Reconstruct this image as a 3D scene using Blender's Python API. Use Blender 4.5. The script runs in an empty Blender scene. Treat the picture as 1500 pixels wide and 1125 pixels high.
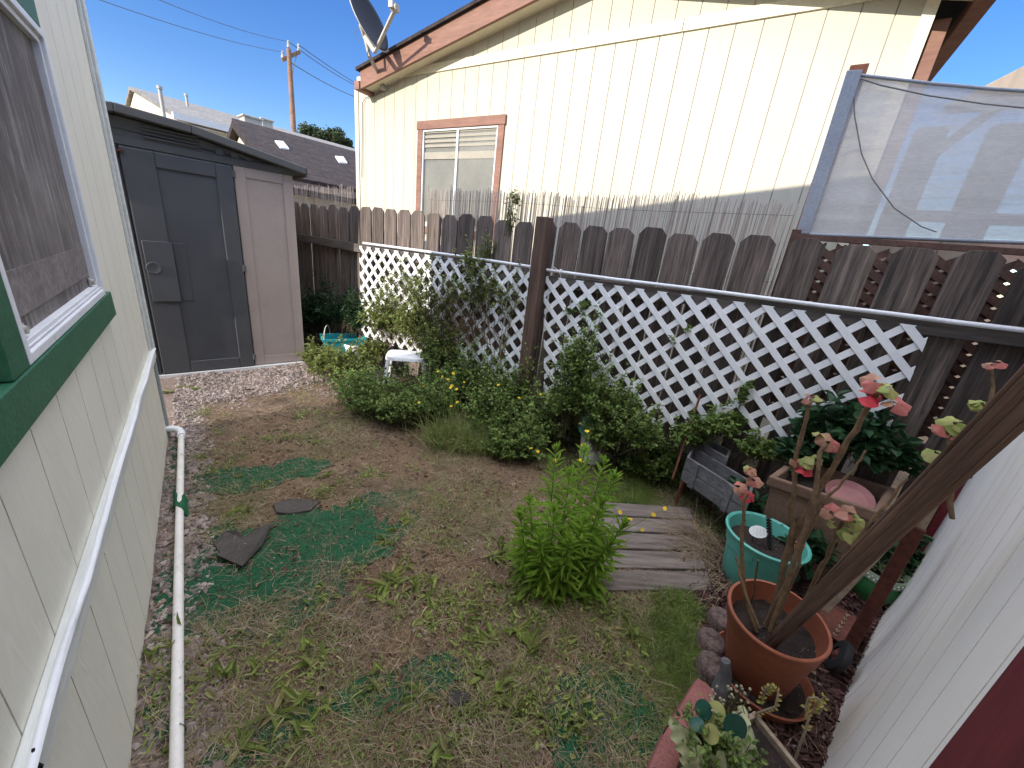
import bpy, math, random
import numpy as np
from mathutils import noise as mnoise, Vector
random.seed(7); rng=np.random.default_rng(11)
S=bpy.context.scene; COL=S.collection
R_=math.radians
# ------------------------------------------------------------------ camera model (pixel <-> world, 1500x1125 frame)
F=565.; CX,CY=750.,562.5; CH=1.45
_dn=np.array([560-CX,2150-CY,F]); _dn/=np.linalg.norm(_dn)
_fw=np.array([0,0,1.])-_dn*_dn[2]; _fw/=np.linalg.norm(_fw)
_rt=np.cross(_dn,_fw)
RM=np.array([_rt,_fw,-_dn]); CAM=np.array([0,0,CH])
def ray(x,y): return RM@np.array([x-CX,y-CY,F])
def G(x,y,z=0.):
    d=ray(x,y); return CAM+(z-CH)/d[2]*d
def at(x,y,dist):
    d=ray(x,y); return CAM+d*dist/math.hypot(d[0],d[1])
class Fr:
    """vertical frame: u along azimuth az, n horizontal normal (az+90), z up"""
    def __init__(s,o,az):
        s.o=np.array([o[0],o[1],0.]); a=R_(az); s.az=az
        s.u=np.array([math.sin(a),math.cos(a),0.]); s.n=np.array([math.cos(a),-math.sin(a),0.])
    def P(s,u,n,z): return s.o+s.u*u+s.n*n+np.array([0,0,z])
    def px(s,x,y,n=0.):
        d=ray(x,y); o=s.o+s.n*n
        p=CAM+d*np.dot(s.n,o-CAM)/np.dot(s.n,d)
        return np.dot(p-o,s.u),p[2]
# ------------------------------------------------------------------ mesh helpers
class MB:
    def __init__(s): s.v=[]; s.f=[]
    def add(s,vs,fs):
        b=len(s.v); s.v+= [tuple(map(float,p)) for p in vs]; s.f+=[tuple(b+i for i in f) for f in fs]
    def hexa(s,p): s.add(p,[(0,3,2,1),(4,5,6,7),(0,1,5,4),(1,2,6,5),(2,3,7,6),(3,0,4,7)])
    def box(s,fr,u0,u1,n0,n1,z0,z1):
        s.hexa([fr.P(u0,n0,z0),fr.P(u1,n0,z0),fr.P(u1,n1,z0),fr.P(u0,n1,z0),fr.P(u0,n0,z1),fr.P(u1,n0,z1),fr.P(u1,n1,z1),fr.P(u0,n1,z1)])
    def poly(s,fr,pts,n0,n1):
        k=len(pts); vs=[fr.P(u,n0,z) for u,z in pts]+[fr.P(u,n1,z) for u,z in pts]
        s.add(vs,[tuple(range(k)),tuple(range(2*k-1,k-1,-1))]+[(i,k+i,k+(i+1)%k,(i+1)%k) for i in range(k)])
    def flat(s,pts,z0,z1):
        k=len(pts); vs=[(p[0],p[1],z0) for p in pts]+[(p[0],p[1],z1) for p in pts]
        s.add(vs,[tuple(range(k-1,-1,-1)),tuple(range(k,2*k))]+[(i,(i+1)%k,k+(i+1)%k,k+i) for i in range(k)])
    def tube(s,pts,r,n=8,cap=True):
        pts=[np.asarray(p,float) for p in pts]; m=len(pts)
        rr=r if hasattr(r,'__len__') else [r]*m
        vs=[];up=None
        for i,p in enumerate(pts):
            t=pts[min(i+1,m-1)]-pts[max(i-1,0)]; t=t/(np.linalg.norm(t)+1e-9)
            if up is None: up=np.array([0,0,1.]) if abs(t[2])<.9 else np.array([1.,0,0])
            a=np.cross(t,up); a/=np.linalg.norm(a)+1e-9; b=np.cross(a,t); up=b
            for k in range(n):
                q=2*math.pi*k/n; vs.append(p+rr[i]*(a*math.cos(q)+b*math.sin(q)))
        fs=[(i*n+k,i*n+(k+1)%n,(i+1)*n+(k+1)%n,(i+1)*n+k) for i in range(m-1) for k in range(n)]
        if cap: fs+=[tuple(range(n-1,-1,-1)),tuple(range((m-1)*n,m*n))]
        s.add(vs,fs)
    def bar(s,p,q,w,h,up=(0,0,1)):
        p=np.asarray(p,float);q=np.asarray(q,float);t=q-p;t/=np.linalg.norm(t)
        a=np.cross(t,np.asarray(up,float));a/=np.linalg.norm(a);b=np.cross(a,t)
        a=a*w/2;b=b*h/2
        s.hexa([p-a-b,p+a-b,p+a+b,p-a+b,q-a-b,q+a-b,q+a+b,q-a+b])
    def lathe(s,c,prof,n=40,axis=None):
        c=np.asarray(c,float)
        ax=np.array([0,0,1.]) if axis is None else np.asarray(axis,float)/np.linalg.norm(axis)
        a=np.cross(ax,[0,1.,0.] if abs(ax[1])<.9 else [1.,0,0]);a/=np.linalg.norm(a);b=np.cross(ax,a)
        m=len(prof); vs=[c+ax*z+r*(a*math.cos(2*math.pi*k/n)+b*math.sin(2*math.pi*k/n)) for r,z in prof for k in range(n)]
        s.add(vs,[(i*n+k,i*n+(k+1)%n,(i+1)*n+(k+1)%n,(i+1)*n+k) for i in range(m-1) for k in range(n)])
    def disc(s,c,r,n=32,jit=0):
        vs=[(c[0]+r*math.cos(2*math.pi*k/n),c[1]+r*math.sin(2*math.pi*k/n),c[2]) for k in range(n)]
        s.add(vs,[tuple(range(n))])
    def arr(s,V,Fq):
        b=len(s.v); s.v+=[tuple(p) for p in V.tolist()]; s.f+=[tuple(b+i for i in f) for f in Fq.tolist()]
    def build(s,name,m,parent=None,smooth=None,bevel=0,tag=None):
        me=bpy.data.meshes.new(name)
        off=np.array(parent.location) if parent is not None else np.zeros(3)
        if parent is not None and parent.parent is not None: off=off+np.array(parent.parent.location)
        V=np.array(s.v,float)-off
        if parent is None:
            loc=np.array([V[:,0].mean(),V[:,1].mean(),V[:,2].min()]); V=V-loc
        me.from_pydata(V.tolist(),[],s.f); me.update()
        me.materials.append(m)
        o=bpy.data.objects.new(name,me); COL.objects.link(o)
        if parent is not None: o.parent=parent
        else: o.location=loc
        if smooth is not None:
            me.shade_smooth(); me.set_sharp_from_angle(angle=R_(smooth))
        if bevel:
            md=o.modifiers.new('bevel','BEVEL'); md.width=bevel; md.segments=2; md.limit_method='ANGLE'; md.angle_limit=R_(40)
        return o
def thing(name,label,cat,loc,group=None):
    o=bpy.data.objects.new(name,None); COL.objects.link(o); o.location=tuple(map(float,loc)); o.empty_display_size=.1
    return tag(o,label,cat,group)
def tag(o,label,cat,group=None):
    o['label']=label; o['category']=cat
    if group: o['group']=group
    return o
def kind(o,k,label=None,cat=None):
    o['kind']=k
    if label: o['label']=label
    if cat: o['category']=cat
    return o
# ------------------------------------------------------------------ materials
def _new(name):
    m=bpy.data.materials.new(name); m.use_nodes=True; nt=m.node_tree
    return m,nt,nt.nodes,nt.links,nt.nodes['Principled BSDF']
def _c(c): return (c[0],c[1],c[2],1)
def _coords(nt,axis,ratio,rand):
    N=nt.nodes;L=nt.links
    tc=N.new('ShaderNodeTexCoord'); out=tc.outputs['Object']
    if rand:
        oi=N.new('ShaderNodeObjectInfo'); ml=N.new('ShaderNodeMath'); ml.operation='MULTIPLY'; ml.inputs[1].default_value=37.
        L.new(oi.outputs['Random'],ml.inputs[0]); ad=N.new('ShaderNodeVectorMath'); ad.operation='ADD'
        L.new(out,ad.inputs[0]); L.new(ml.outputs[0],ad.inputs[1]); out=ad.outputs[0]
    if axis is not None:
        a=Vector(axis).normalized()
        d=N.new('ShaderNodeVectorMath'); d.operation='DOT_PRODUCT'; d.inputs[1].default_value=a; L.new(out,d.inputs[0])
        s=N.new('ShaderNodeVectorMath'); s.operation='SCALE'; s.inputs[0].default_value=a*(1-1/ratio); L.new(d.outputs['Value'],s.inputs['Scale'])
        u=N.new('ShaderNodeVectorMath'); u.operation='SUBTRACT'; L.new(out,u.inputs[0]); L.new(s.outputs[0],u.inputs[1]); out=u.outputs[0]
    return out
def _noise(nt,co,scale,detail=6,rough=.6,dist=0):
    n=nt.nodes.new('ShaderNodeTexNoise'); n.inputs['Scale'].default_value=scale; n.inputs['Detail'].default_value=detail
    n.inputs['Roughness'].default_value=rough; n.inputs['Distortion'].default_value=dist; nt.links.new(co,n.inputs['Vector']); return n.outputs['Fac']
def _ramp(nt,fac,stops):
    r=nt.nodes.new('ShaderNodeValToRGB'); e=r.color_ramp.elements
    while len(e)<len(stops): e.new(.5)
    for i,(p,c) in enumerate(stops): e[i].position=p; e[i].color=_c(c) if hasattr(c,'__len__') else (c,c,c,1)
    nt.links.new(fac,r.inputs[0]); return r.outputs[0]
def _mix(nt,fac,a,b,mode='MIX'):
    m=nt.nodes.new('ShaderNodeMix'); m.data_type='RGBA'; m.blend_type=mode
    if hasattr(fac,'links'): nt.links.new(fac,m.inputs[0])
    else: m.inputs[0].default_value=fac
    for s,i in ((a,6),(b,7)):
        if hasattr(s,'links'): nt.links.new(s,m.inputs[i])
        else: m.inputs[i].default_value=_c(s)
    return m.outputs[2]
def mat(name,c1,c2=None,scale=4,lo=.3,hi=.7,rough=.75,bump=0,bscale=80,axis=None,ratio=14,rand=0,metal=0,spec=.35,fine=.12,fscale=60,spot=None,dist=0):
    m,nt,N,L,b=_new(name); co=_coords(nt,axis,ratio,rand)
    c2=c2 or tuple(x*.8 for x in c1)
    col=_ramp(nt,_noise(nt,co,scale,7,.62,dist),[(lo,c1),(hi,c2)])
    if fine: col=_mix(nt,1.,col,_ramp(nt,_noise(nt,co,fscale,5,.6),[(.25,1-fine*1.6),(.75,1+fine*.3)]),'MULTIPLY')
    if spot:
        sc,sl,sh,sc_col=spot
        col=_mix(nt,_ramp(nt,_noise(nt,_coords(nt,None,1,rand),sc,4,.7),[(sl,0.),(sh,1.)]),col,sc_col)
    if rand:
        oi=N.new('ShaderNodeObjectInfo'); mr=N.new('ShaderNodeMapRange'); mr.inputs['To Min'].default_value=1-rand; mr.inputs['To Max'].default_value=1+rand
        L.new(oi.outputs['Random'],mr.inputs[0]); sc=N.new('ShaderNodeVectorMath'); sc.operation='SCALE'; L.new(col,sc.inputs[0]); L.new(mr.outputs[0],sc.inputs['Scale']); col=sc.outputs[0]
    L.new(col,b.inputs['Base Color'])
    b.inputs['Roughness'].default_value=rough; b.inputs['Metallic'].default_value=metal; b.inputs['Specular IOR Level'].default_value=spec
    if bump:
        bp=N.new('ShaderNodeBump'); bp.inputs['Strength'].default_value=min(1,bump); bp.inputs['Distance'].default_value=.004
        L.new(_noise(nt,co,bscale,6,.65,dist),bp.inputs['Height']); L.new(bp.outputs[0],b.inputs['Normal'])
    return m
def leafmat(name,cols,trans=.25,rough=.55,spec=.35):
    m,nt,N,L,b=_new(name); g=N.new('ShaderNodeNewGeometry')
    k=len(cols); col=_ramp(nt,g.outputs['Random Per Island'],[(i/(k-1) if k>1 else 0,c) for i,c in enumerate(cols)])
    tc=N.new('ShaderNodeTexCoord'); col=_mix(nt,1.,col,_ramp(nt,_noise(nt,tc.outputs['Object'],9,3),[(.3,.62),(.7,1.2)]),'MULTIPLY')
    L.new(col,b.inputs['Base Color']); b.inputs['Roughness'].default_value=rough; b.inputs['Specular IOR Level'].default_value=spec
    t=N.new('ShaderNodeBsdfTranslucent'); L.new(col,t.inputs['Color']); mx=N.new('ShaderNodeMixShader'); mx.inputs[0].default_value=trans
    L.new(b.outputs[0],mx.inputs[1]); L.new(t.outputs[0],mx.inputs[2]); L.new(mx.outputs[0],N['Material Output'].inputs['Surface']); return m
def siding(name,c1,c2,stain=None,bump=.55):
    """painted T1-11 plywood: embossed flat-sawn grain, slight dirt"""
    m,nt,N,L,b=_new(name); co=_coords(nt,(0,0,1),7,0)
    col=_ramp(nt,_noise(nt,co,3.2,6,.6),[(.3,c1),(.72,c2)])
    if stain: col=_mix(nt,_ramp(nt,_noise(nt,_coords(nt,(0,0,1),9,0),7,6,.7),[(.56,0.),(.74,.55)]),col,stain)
    col=_mix(nt,_ramp(nt,_noise(nt,_coords(nt,None,1,0),1.1,6,.6),[(.45,0.),(.8,.35)]),col,tuple(x*.82 for x in c2))
    L.new(col,b.inputs['Base Color']); b.inputs['Roughness'].default_value=.62; b.inputs['Specular IOR Level'].default_value=.35
    w=N.new('ShaderNodeTexWave'); w.wave_type='BANDS'; w.bands_direction='DIAGONAL'; w.inputs['Scale'].default_value=26; w.inputs['Distortion'].default_value=11
    w.inputs['Detail'].default_value=3; w.inputs['Detail Scale'].default_value=.9; L.new(co,w.inputs['Vector'])
    n2=_noise(nt,co,90,5,.7); ad=N.new('ShaderNodeMath'); ad.operation='MULTIPLY_ADD'; ad.inputs[1].default_value=.45; L.new(w.outputs['Fac'],ad.inputs[0]); L.new(n2,ad.inputs[2])
    bp=N.new('ShaderNodeBump'); bp.inputs['Strength'].default_value=bump; bp.inputs['Distance'].default_value=.0022; L.new(ad.outputs[0],bp.inputs['Height']); L.new(bp.outputs[0],b.inputs['Normal'])
    return m
FA=-57.; HA=-59.; LA=-39.3
fp=G(767,618); FF=Fr(fp,FA)            # fence frame: u left/away, n... 
if FF.n[1]<0: raise SystemExit
nfv=FF.n                                # away from the camera
HF=Fr(fp+nfv*1.35,HA)                   # neighbour house wall
lc=G(247,640); LF=Fr(lc,LA)             # our house, left wall (n>0 = yard side)
sr=G(447,531); SF=Fr(sr,46.3-180)       # shed front (u to the left, n: check sign below)
rw0=G(1225,1125); rw1=G(1328,855); RA=math.degrees(math.atan2(rw1[0]-rw0[0],rw1[1]-rw0[1])); RF=Fr(rw0,RA)
ef=FF.u; eL=LF.u
M={}
M['white_vinyl']=mat('white_vinyl',(.80,.80,.80),(.70,.71,.72),6,rough=.45,fine=.05,spot=(14,.66,.74,(.45,.43,.38)))
M['white_pipe']=mat('white_pipe',(.80,.76,.71),(.66,.62,.57),7,rough=.4,fine=.08,spot=(22,.62,.70,(.35,.3,.24)))
M['conduit']=mat('conduit',(.75,.76,.79),(.6,.6,.62),8,rough=.4,fine=.1)
M['picket']=mat('weathered_picket',(.245,.188,.155),(.075,.061,.053),24,.34,.66,.88,bump=.8,bscale=110,axis=(0,0,1),ratio=22,rand=.36,fine=.5,fscale=120,spot=(11,.66,.75,(.05,.04,.034)))
M['rail']=mat('weathered_rail',(.17,.145,.125),(.08,.068,.06),9,.3,.7,.9,bump=.6,bscale=100,axis=ef,ratio=16,fine=.35,fscale=70)
M['post']=mat('weathered_post',(.17,.105,.075),(.060,.038,.028),10,.3,.7,.88,bump=.6,bscale=100,axis=(0,0,1),ratio=16,fine=.35,fscale=70)
M['sid_l']=siding('pale_green_siding',(.80,.765,.64),(.71,.685,.575),bump=.8)
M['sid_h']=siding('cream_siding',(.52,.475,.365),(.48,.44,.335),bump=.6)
M['sid_r']=siding('stained_white_siding',(.92,.88,.81),(.82,.78,.71),stain=(.50,.41,.33),bump=.5)
M['groove']=mat('groove_paint',(.36,.34,.28),None,rough=.9)
M['trim_l']=mat('white_green_trim',(.74,.75,.69),(.60,.61,.57),7,rough=.55,bump=.5,bscale=70,axis=eL,ratio=6,fine=.1)
M['green']=mat('green_trim_paint',(.035,.165,.085),(.022,.11,.058),8,rough=.5,bump=.4,bscale=90,fine=.25,fscale=90,spot=(40,.70,.76,(.3,.4,.33)))
M['maroon']=mat('maroon_paint',(.19,.025,.032),(.12,.016,.022),9,rough=.6,bump=.7,bscale=60,axis=(0,0,1),ratio=5,fine=.2)
M['brown']=mat('brown_trim_paint',(.30,.155,.105),(.21,.10,.068),9,rough=.65,bump=.4,bscale=70,fine=.2,axis=HF.u,ratio=8)
M['alu']=mat('aluminium_frame',(.72,.72,.70),(.58,.58,.57),6,rough=.35,metal=0,fine=.06)
M['shed_d']=mat('dark_grey_plastic',(.080,.082,.086),(.062,.064,.068),3,rough=.48,bump=.12,bscale=300,fine=.06,fscale=150)
M['shed_r']=mat('grey_roof_plastic',(.105,.105,.100),(.080,.080,.078),3,rough=.55,bump=.15,bscale=260,fine=.08)
M['shed_b']=mat('taupe_plastic',(.42,.345,.295),(.37,.30,.26),3,rough=.5,bump=.12,bscale=300,fine=.05,spot=(3,.62,.8,(.30,.22,.18)))
M['shingle_g']=mat('grey_shingles',(.33,.30,.27),(.20,.19,.17),4,rough=.9,bump=.5,bscale=30,fine=.4,fscale=12)
M['shingle_b']=mat('brown_shingles',(.060,.043,.040),(.035,.026,.025),6,rough=.9,fine=.4,fscale=18)
M['cream']=mat('cream_paint',(.78,.70,.50),(.68,.60,.43),3,rough=.7,fine=.06)
M['white']=mat('white_paint',(.8,.8,.79),(.7,.7,.7),4,rough=.5,fine=.05)
M['dark']=mat('dark_gap',(.012,.012,.012),None,rough=.9)
M['terra']=mat('terracotta',(.36,.115,.060),(.22,.068,.038),5,.3,.75,.72,bump=.25,bscale=60,fine=.2,fscale=40,spot=(5,.60,.78,(.16,.075,.045)))
M['teal']=mat('teal_plastic',(.13,.46,.38),(.10,.38,.31),4,rough=.42,fine=.1,spot=(16,.66,.71,(.05,.13,.11)))
M['teal_d']=mat('blue_teal_plastic',(.02,.33,.36),(.015,.22,.25),4,rough=.45,fine=.1)
M['soil']=mat('potting_soil',(.055,.036,.030),(.020,.014,.012),30,rough=.95,bump=1,bscale=70,fine=.5,fscale=120,spot=(90,.66,.70,(.35,.3,.27)))
M['greyplank']=mat('grey_planter_wood',(.20,.195,.20),(.095,.092,.098),10,.3,.7,.88,bump=.6,bscale=100,axis=ef,ratio=14,fine=.35,fscale=70)
M['plank']=mat('platform_wood',(.27,.22,.195),(.13,.105,.095),10,.3,.7,.9,bump=.7,bscale=100,axis=(1,.06,0),ratio=16,rand=.15,fine=.4,fscale=70)
M['brownclay']=mat('brown_planter',(.25,.155,.105),(.15,.092,.066),6,rough=.8,fine=.2,bump=.3,bscale=50)
M['pinkplate']=mat('dusty_pink_plastic',(.36,.165,.155),(.26,.11,.105),5,rough=.6)
M['conc']=mat('mauve_concrete',(.21,.145,.13),(.11,.074,.068),16,rough=.95,bump=1,bscale=55,fine=.5,fscale=90)
M['redconc']=mat('red_concrete',(.36,.145,.125),(.25,.095,.085),7,rough=.9,bump=.5,bscale=80,fine=.25,fscale=120,spot=(18,.64,.7,(.16,.07,.06)))
M['rust']=mat('rusty_metal',(.17,.055,.035),(.09,.028,.02),12,rough=.8,bump=.4,fine=.3)
M['rubber']=mat('black_rubber',(.018,.018,.019),None,8,rough=.7)
M['stakewood']=mat('pale_wood',(.42,.33,.24),(.26,.19,.13),14,rough=.85,fine=.3)
M['dishface']=mat('dish_grey',(.034,.038,.050),(.028,.032,.042),3,rough=.85,fine=.05,spec=.15)
M['galv']=mat('galvanised',(.50,.47,.42),(.40,.37,.33),8,rough=.5,fine=.1)
M['wire']=mat('hazy_wire',(.10,.11,.14),None,rough=.8)
M['cable']=mat('black_cable',(.02,.02,.022),None,rough=.6)
M['greycable']=mat('grey_cable',(.2,.19,.18),None,rough=.6)
M['reed']=mat('reed_cane',(.62,.53,.45),(.40,.33,.27),14,.3,.7,.8,fine=.3,axis=(0,0,1),ratio=6)
M['stem']=mat('plant_stem',(.085,.075,.035),(.05,.04,.022),20,rough=.85)
M['woody']=mat('woody_stem',(.23,.145,.075),(.13,.08,.045),22,rough=.85,bump=.4,bscale=120,fine=.3)
M['pole']=mat('pole_wood',(.33,.20,.14),(.22,.13,.09),4,rough=.85)
L_={}
L_['bush']=leafmat('bush_leaves',[(.08,.14,.03),(.14,.22,.05),(.22,.29,.075),(.10,.17,.035)])
L_['vine']=leafmat('vine_leaves',[(.10,.15,.03),(.18,.23,.055),(.29,.30,.10),(.13,.18,.04)],.35)
L_['dry']=leafmat('dry_twig_leaves',[(.10,.06,.045),(.16,.10,.07),(.06,.05,.03)])
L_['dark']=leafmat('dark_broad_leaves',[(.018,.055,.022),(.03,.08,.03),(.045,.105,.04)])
L_['weed']=leafmat('bright_weed_leaves',[(.28,.45,.06),(.36,.54,.09),(.22,.39,.045)],.42)
L_['tuft']=leafmat('weed_tuft_leaves',[(.21,.28,.06),(.30,.34,.09),(.15,.21,.045),(.40,.34,.16)],.25)
L_['grass']=leafmat('grass_blades',[(.13,.20,.04),(.19,.26,.06),(.26,.29,.10),(.34,.29,.14)],.3)
L_['straw']=leafmat('straw',[(.30,.215,.13),(.20,.130,.080),(.44,.35,.23),(.12,.078,.05)],.1,.8)
L_['litter']=leafmat('dead_leaf_litter',[(.20,.11,.065),(.09,.052,.038),(.32,.20,.12),(.14,.085,.06),(.38,.22,.17)],.05,.9)
L_['chip']=leafmat('mulch_chips',[(.085,.038,.034),(.05,.024,.022),(.13,.065,.055)],.0,.9)
L_['gravel']=leafmat('gravel_stones',[(.30,.235,.20),(.20,.15,.135),(.38,.32,.28),(.14,.11,.10)],.0,.9)
L_['turf']=leafmat('turf_fibres',[(.015,.15,.055),(.025,.20,.075),(.04,.17,.075)],.05,.5)
L_['yellow']=leafmat('yellow_petals',[(.75,.50,.01),(.80,.58,.02),(.70,.42,.01)],.2)
L_['pink']=leafmat('pink_leaves',[(.46,.19,.15),(.40,.23,.14),(.50,.14,.13)],.25)
L_['red']=leafmat('red_leaves',[(.72,.05,.07),(.66,.07,.09)],.25)
L_['lime']=leafmat('lime_leaves',[(.30,.34,.08),(.36,.34,.12),(.24,.30,.07)],.25)
L_['var']=leafmat('variegated_leaves',[(.42,.44,.22),(.30,.36,.14),(.50,.50,.30),(.20,.28,.10)],.2)
L_['teal']=leafmat('teal_round_leaves',[(.014,.075,.052),(.02,.09,.06)],.1,.4)
L_['yel']=leafmat('yellowing_fronds',[(.46,.46,.10),(.50,.36,.13),(.42,.42,.12)],.3)
L_['tree']=leafmat('far_tree_leaves',[(.035,.06,.025),(.05,.08,.03),(.07,.09,.04)],.2)
# ------------------------------------------------------------------ leaf / blade generators
def unit(a): return a/(np.linalg.norm(a,axis=-1,keepdims=True)+1e-9)
def leaves(mb,P,D,N,L,W,fold=.25,curl=.15):
    P=np.asarray(P);D=unit(np.asarray(D));n=len(P)
    L=np.broadcast_to(L,(n,))[:,None];W=np.broadcast_to(W,(n,))[:,None]
    Sd=unit(np.cross(D,N)); Nn=unit(np.cross(Sd,D))
    V=np.stack([P,P+D*L*.3+Sd*W*.5+Nn*W*fold, P+D*L*.7+Sd*W*.42+Nn*W*fold-Nn*L*curl*.4,P+D*L-Nn*L*curl,
                P+D*L*.7-Sd*W*.42+Nn*W*fold-Nn*L*curl*.4,P+D*L*.3-Sd*W*.5+Nn*W*fold],1).reshape(-1,3)
    b=np.arange(n)[:,None]*6
    mb.arr(V,np.concatenate([b+np.array([[0,1,2,3]]),b+np.array([[0,3,4,5]])]))
def blades(mb,P,D,L,W,droop=.5,seg=3):
    P=np.asarray(P);D=unit(np.asarray(D));n=len(P)
    L=np.broadcast_to(L,(n,))[:,None];W=np.broadcast_to(W,(n,))[:,None]
    droop=np.broadcast_to(droop,(n,))[:,None]
    Sd=unit(np.cross(D,np.array([0,0,1.]))+rng.normal(0,.15,(n,3)))
    vs=[]
    for i in range(seg+1):
        t=i/seg; c=P+D*L*t; c=c.copy(); c[:,2:3]-=droop*L*t*t*.6; w=W*(1-t*.92)*.5*(1 if i else .7)
        vs+= [c-Sd*w,c+Sd*w]
    k=2*(seg+1); V=np.stack(vs,1).reshape(-1,3); b=np.arange(n)[:,None]*k
    mb.arr(V,np.concatenate([b+np.array([[2*i,2*i+1,2*i+3,2*i+2]]) for i in range(seg)]))
def gh(x,y):
    return .018*mnoise.noise(Vector((x*1.7,y*1.7,0)))+.007*mnoise.noise(Vector((x*7,y*7,3)))
def micro(x,y): return .012*mnoise.noise(Vector((x*17,y*17,1)))+.005*mnoise.noise(Vector((x*43,y*43,4)))
def fbm(x,y,s,seed=0.):
    return mnoise.fractal(Vector((x*s,y*s,seed)),.9,2.1,5)
# ================================================================== ground
def ss(a,b,x): t=min(1,max(0,(x-a)/(b-a))); return t*t*(3-2*t)
def fence_d(x,y): return -((x-fp[0])*nfv[0]+(y-fp[1])*nfv[1])      # metres in front of the fence
def wall_d(x,y): return (x-lc[0])*LF.n[0]+(y-lc[1])*LF.n[1]
def shed_d(x,y): return -((x-sr[0])*SF.n[0]+(y-sr[1])*SF.n[1])
def zones(x,y):
    n=fbm(x,y,2.3,5.)*.35; n2=fbm(x,y,6,9.)*.25
    grav=max(1-ss(.15,1.25,shed_d(x,y)+n*.9), (1-ss(.05,.30,wall_d(x,y)+n2*.25))*.9)
    if x>.2: grav*=.2
    mulch=ss(-.07,.07,min(x-.90+n2*.1,1.72-y+.3*(x-.9)+n2*.2))
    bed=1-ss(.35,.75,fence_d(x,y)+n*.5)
    return grav,mulch,bed
def axis_pts(lo,hi,st):
    c=np.arange(lo,hi,st); out=[hi]; d=st*1.6
    while out[-1]<420: out.append(out[-1]+d); d*=1.5
    inn=[lo];d=st*1.6
    while inn[-1]>-420: inn.append(inn[-1]-d); d*=1.5
    return np.array(inn[::-1][:-1]+list(c)+out)
gx=axis_pts(-3.6,2.6,.022); gy=axis_pts(.1,5.0,.022)
gv=[];ga=[]
for y in gy:
    for x in gx:
        inr=-3.7<x<2.7 and 0<y<5.7
        gv.append((x,y,gh(x,y)+micro(x,y) if inr else 0.)); ga.append(zones(x,y) if inr else (0,0,0))
nx=len(gx); gf=[(j*nx+i,j*nx+i+1,(j+1)*nx+i+1,(j+1)*nx+i) for j in range(len(gy)-1) for i in range(nx-1)]
me=bpy.data.meshes.new('ground'); me.from_pydata(gv,[],gf); me.shade_smooth()
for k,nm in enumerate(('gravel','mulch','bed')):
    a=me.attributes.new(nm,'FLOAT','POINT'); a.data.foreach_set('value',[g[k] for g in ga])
m,nt,N,L,b=_new('ground_dirt'); co=_coords(nt,None,1,0)
dirt=_ramp(nt,_noise(nt,co,2.2,8,.65),[(.30,(.085,.053,.034)),(.46,(.185,.122,.074)),(.60,(.11,.075,.047)),(.74,(.058,.047,.038))])
dirt=_mix(nt,_ramp(nt,_noise(nt,co,4.1,7,.7),[(.52,0.),(.68,.6)]),dirt,(.21,.15,.10))
dirt=_mix(nt,_ramp(nt,_noise(nt,co,1.35,6,.6),[(.55,0.),(.72,.6)]),dirt,(.095,.10,.04))
dirt=_mix(nt,_ramp(nt,_noise(nt,co,3.1,7,.7,.4),[(.54,0.),(.66,.8)]),dirt,(.055,.042,.034))
dirt=_mix(nt,1.,dirt,_ramp(nt,_noise(nt,co,95,6,.75),[(.25,.3),(.5,1.),(.8,1.55)]),'MULTIPLY')
def attr(n):
    a=N.new('ShaderNodeAttribute'); a.attribute_name=n; return a.outputs['Fac']
grv=_ramp(nt,_noise(nt,co,75,5,.8),[(.3,(.09,.07,.06)),(.5,(.22,.165,.135)),(.72,(.36,.29,.24))])
mul=_ramp(nt,_noise(nt,co,60,6,.8),[(.3,(.018,.009,.008)),(.6,(.06,.027,.024)),(.8,(.11,.05,.045))])
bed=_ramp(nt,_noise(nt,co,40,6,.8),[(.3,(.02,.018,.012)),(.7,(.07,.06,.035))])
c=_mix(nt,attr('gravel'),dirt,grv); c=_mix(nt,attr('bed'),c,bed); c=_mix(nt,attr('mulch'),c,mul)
L.new(c,b.inputs['Base Color']); b.inputs['Roughness'].default_value=.95; b.inputs['Specular IOR Level'].default_value=.15
bp=N.new('ShaderNodeBump'); bp.inputs['Strength'].default_value=1; bp.inputs['Distance'].default_value=.012
L.new(_noise(nt,co,55,8,.75),bp.inputs['Height']); L.new(bp.outputs[0],b.inputs['Normal'])
me.materials.append(m); ground=bpy.data.objects.new('ground',me); COL.objects.link(ground); kind(ground,'structure')

# ================================================================== our house: left wall
ow=thing('mobile_home','pale green grooved siding wall with a screened window and green sill board','house',lc)
def rake(u): return 2.895+(-u)*.275 if u>-3.4 else 2.895+3.4*.275-(-u-3.4)*.275
ZB=.60
def strips(fr,u0,u1,sp,z0,ztop,n0,n1,skip=None,gw=.0045):
    mb=MB(); u=u0
    while u<u1-1e-6:
        a,b_=u+gw/2,min(u+sp,u1)-gw/2
        spans=[(z0,None)]
        if skip:
            for (s0,s1,t0,t1) in skip:
                if b_>s0 and a<s1:
                    spans=[]
                    # split horizontally as needed
                    if a<s0: mb.poly(fr,[(a,z0),(s0,z0),(s0,ztop(s0)),(a,ztop(a))],n0,n1)
                    if b_>s1: mb.poly(fr,[(s1,z0),(b_,z0),(b_,ztop(b_)),(s1,ztop(s1))],n0,n1)
                    aa,bb=max(a,s0),min(b_,s1)
                    mb.poly(fr,[(aa,z0),(bb,z0),(bb,t0),(aa,t0)],n0,n1); mb.poly(fr,[(aa,t1),(bb,t1),(bb,ztop(bb)),(aa,ztop(aa))],n0,n1)
        for (q,_) in spans: mb.poly(fr,[(a,q),(b_,q),(b_,ztop(b_)),(a,ztop(a))],n0,n1)
        u+=sp
    return mb
wu0,wz0=LF.px(22,540); wu1,wz1=LF.px(142,430); wz2=LF.px(55,50)[1]
wz0=(wz0+wz1)/2
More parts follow.
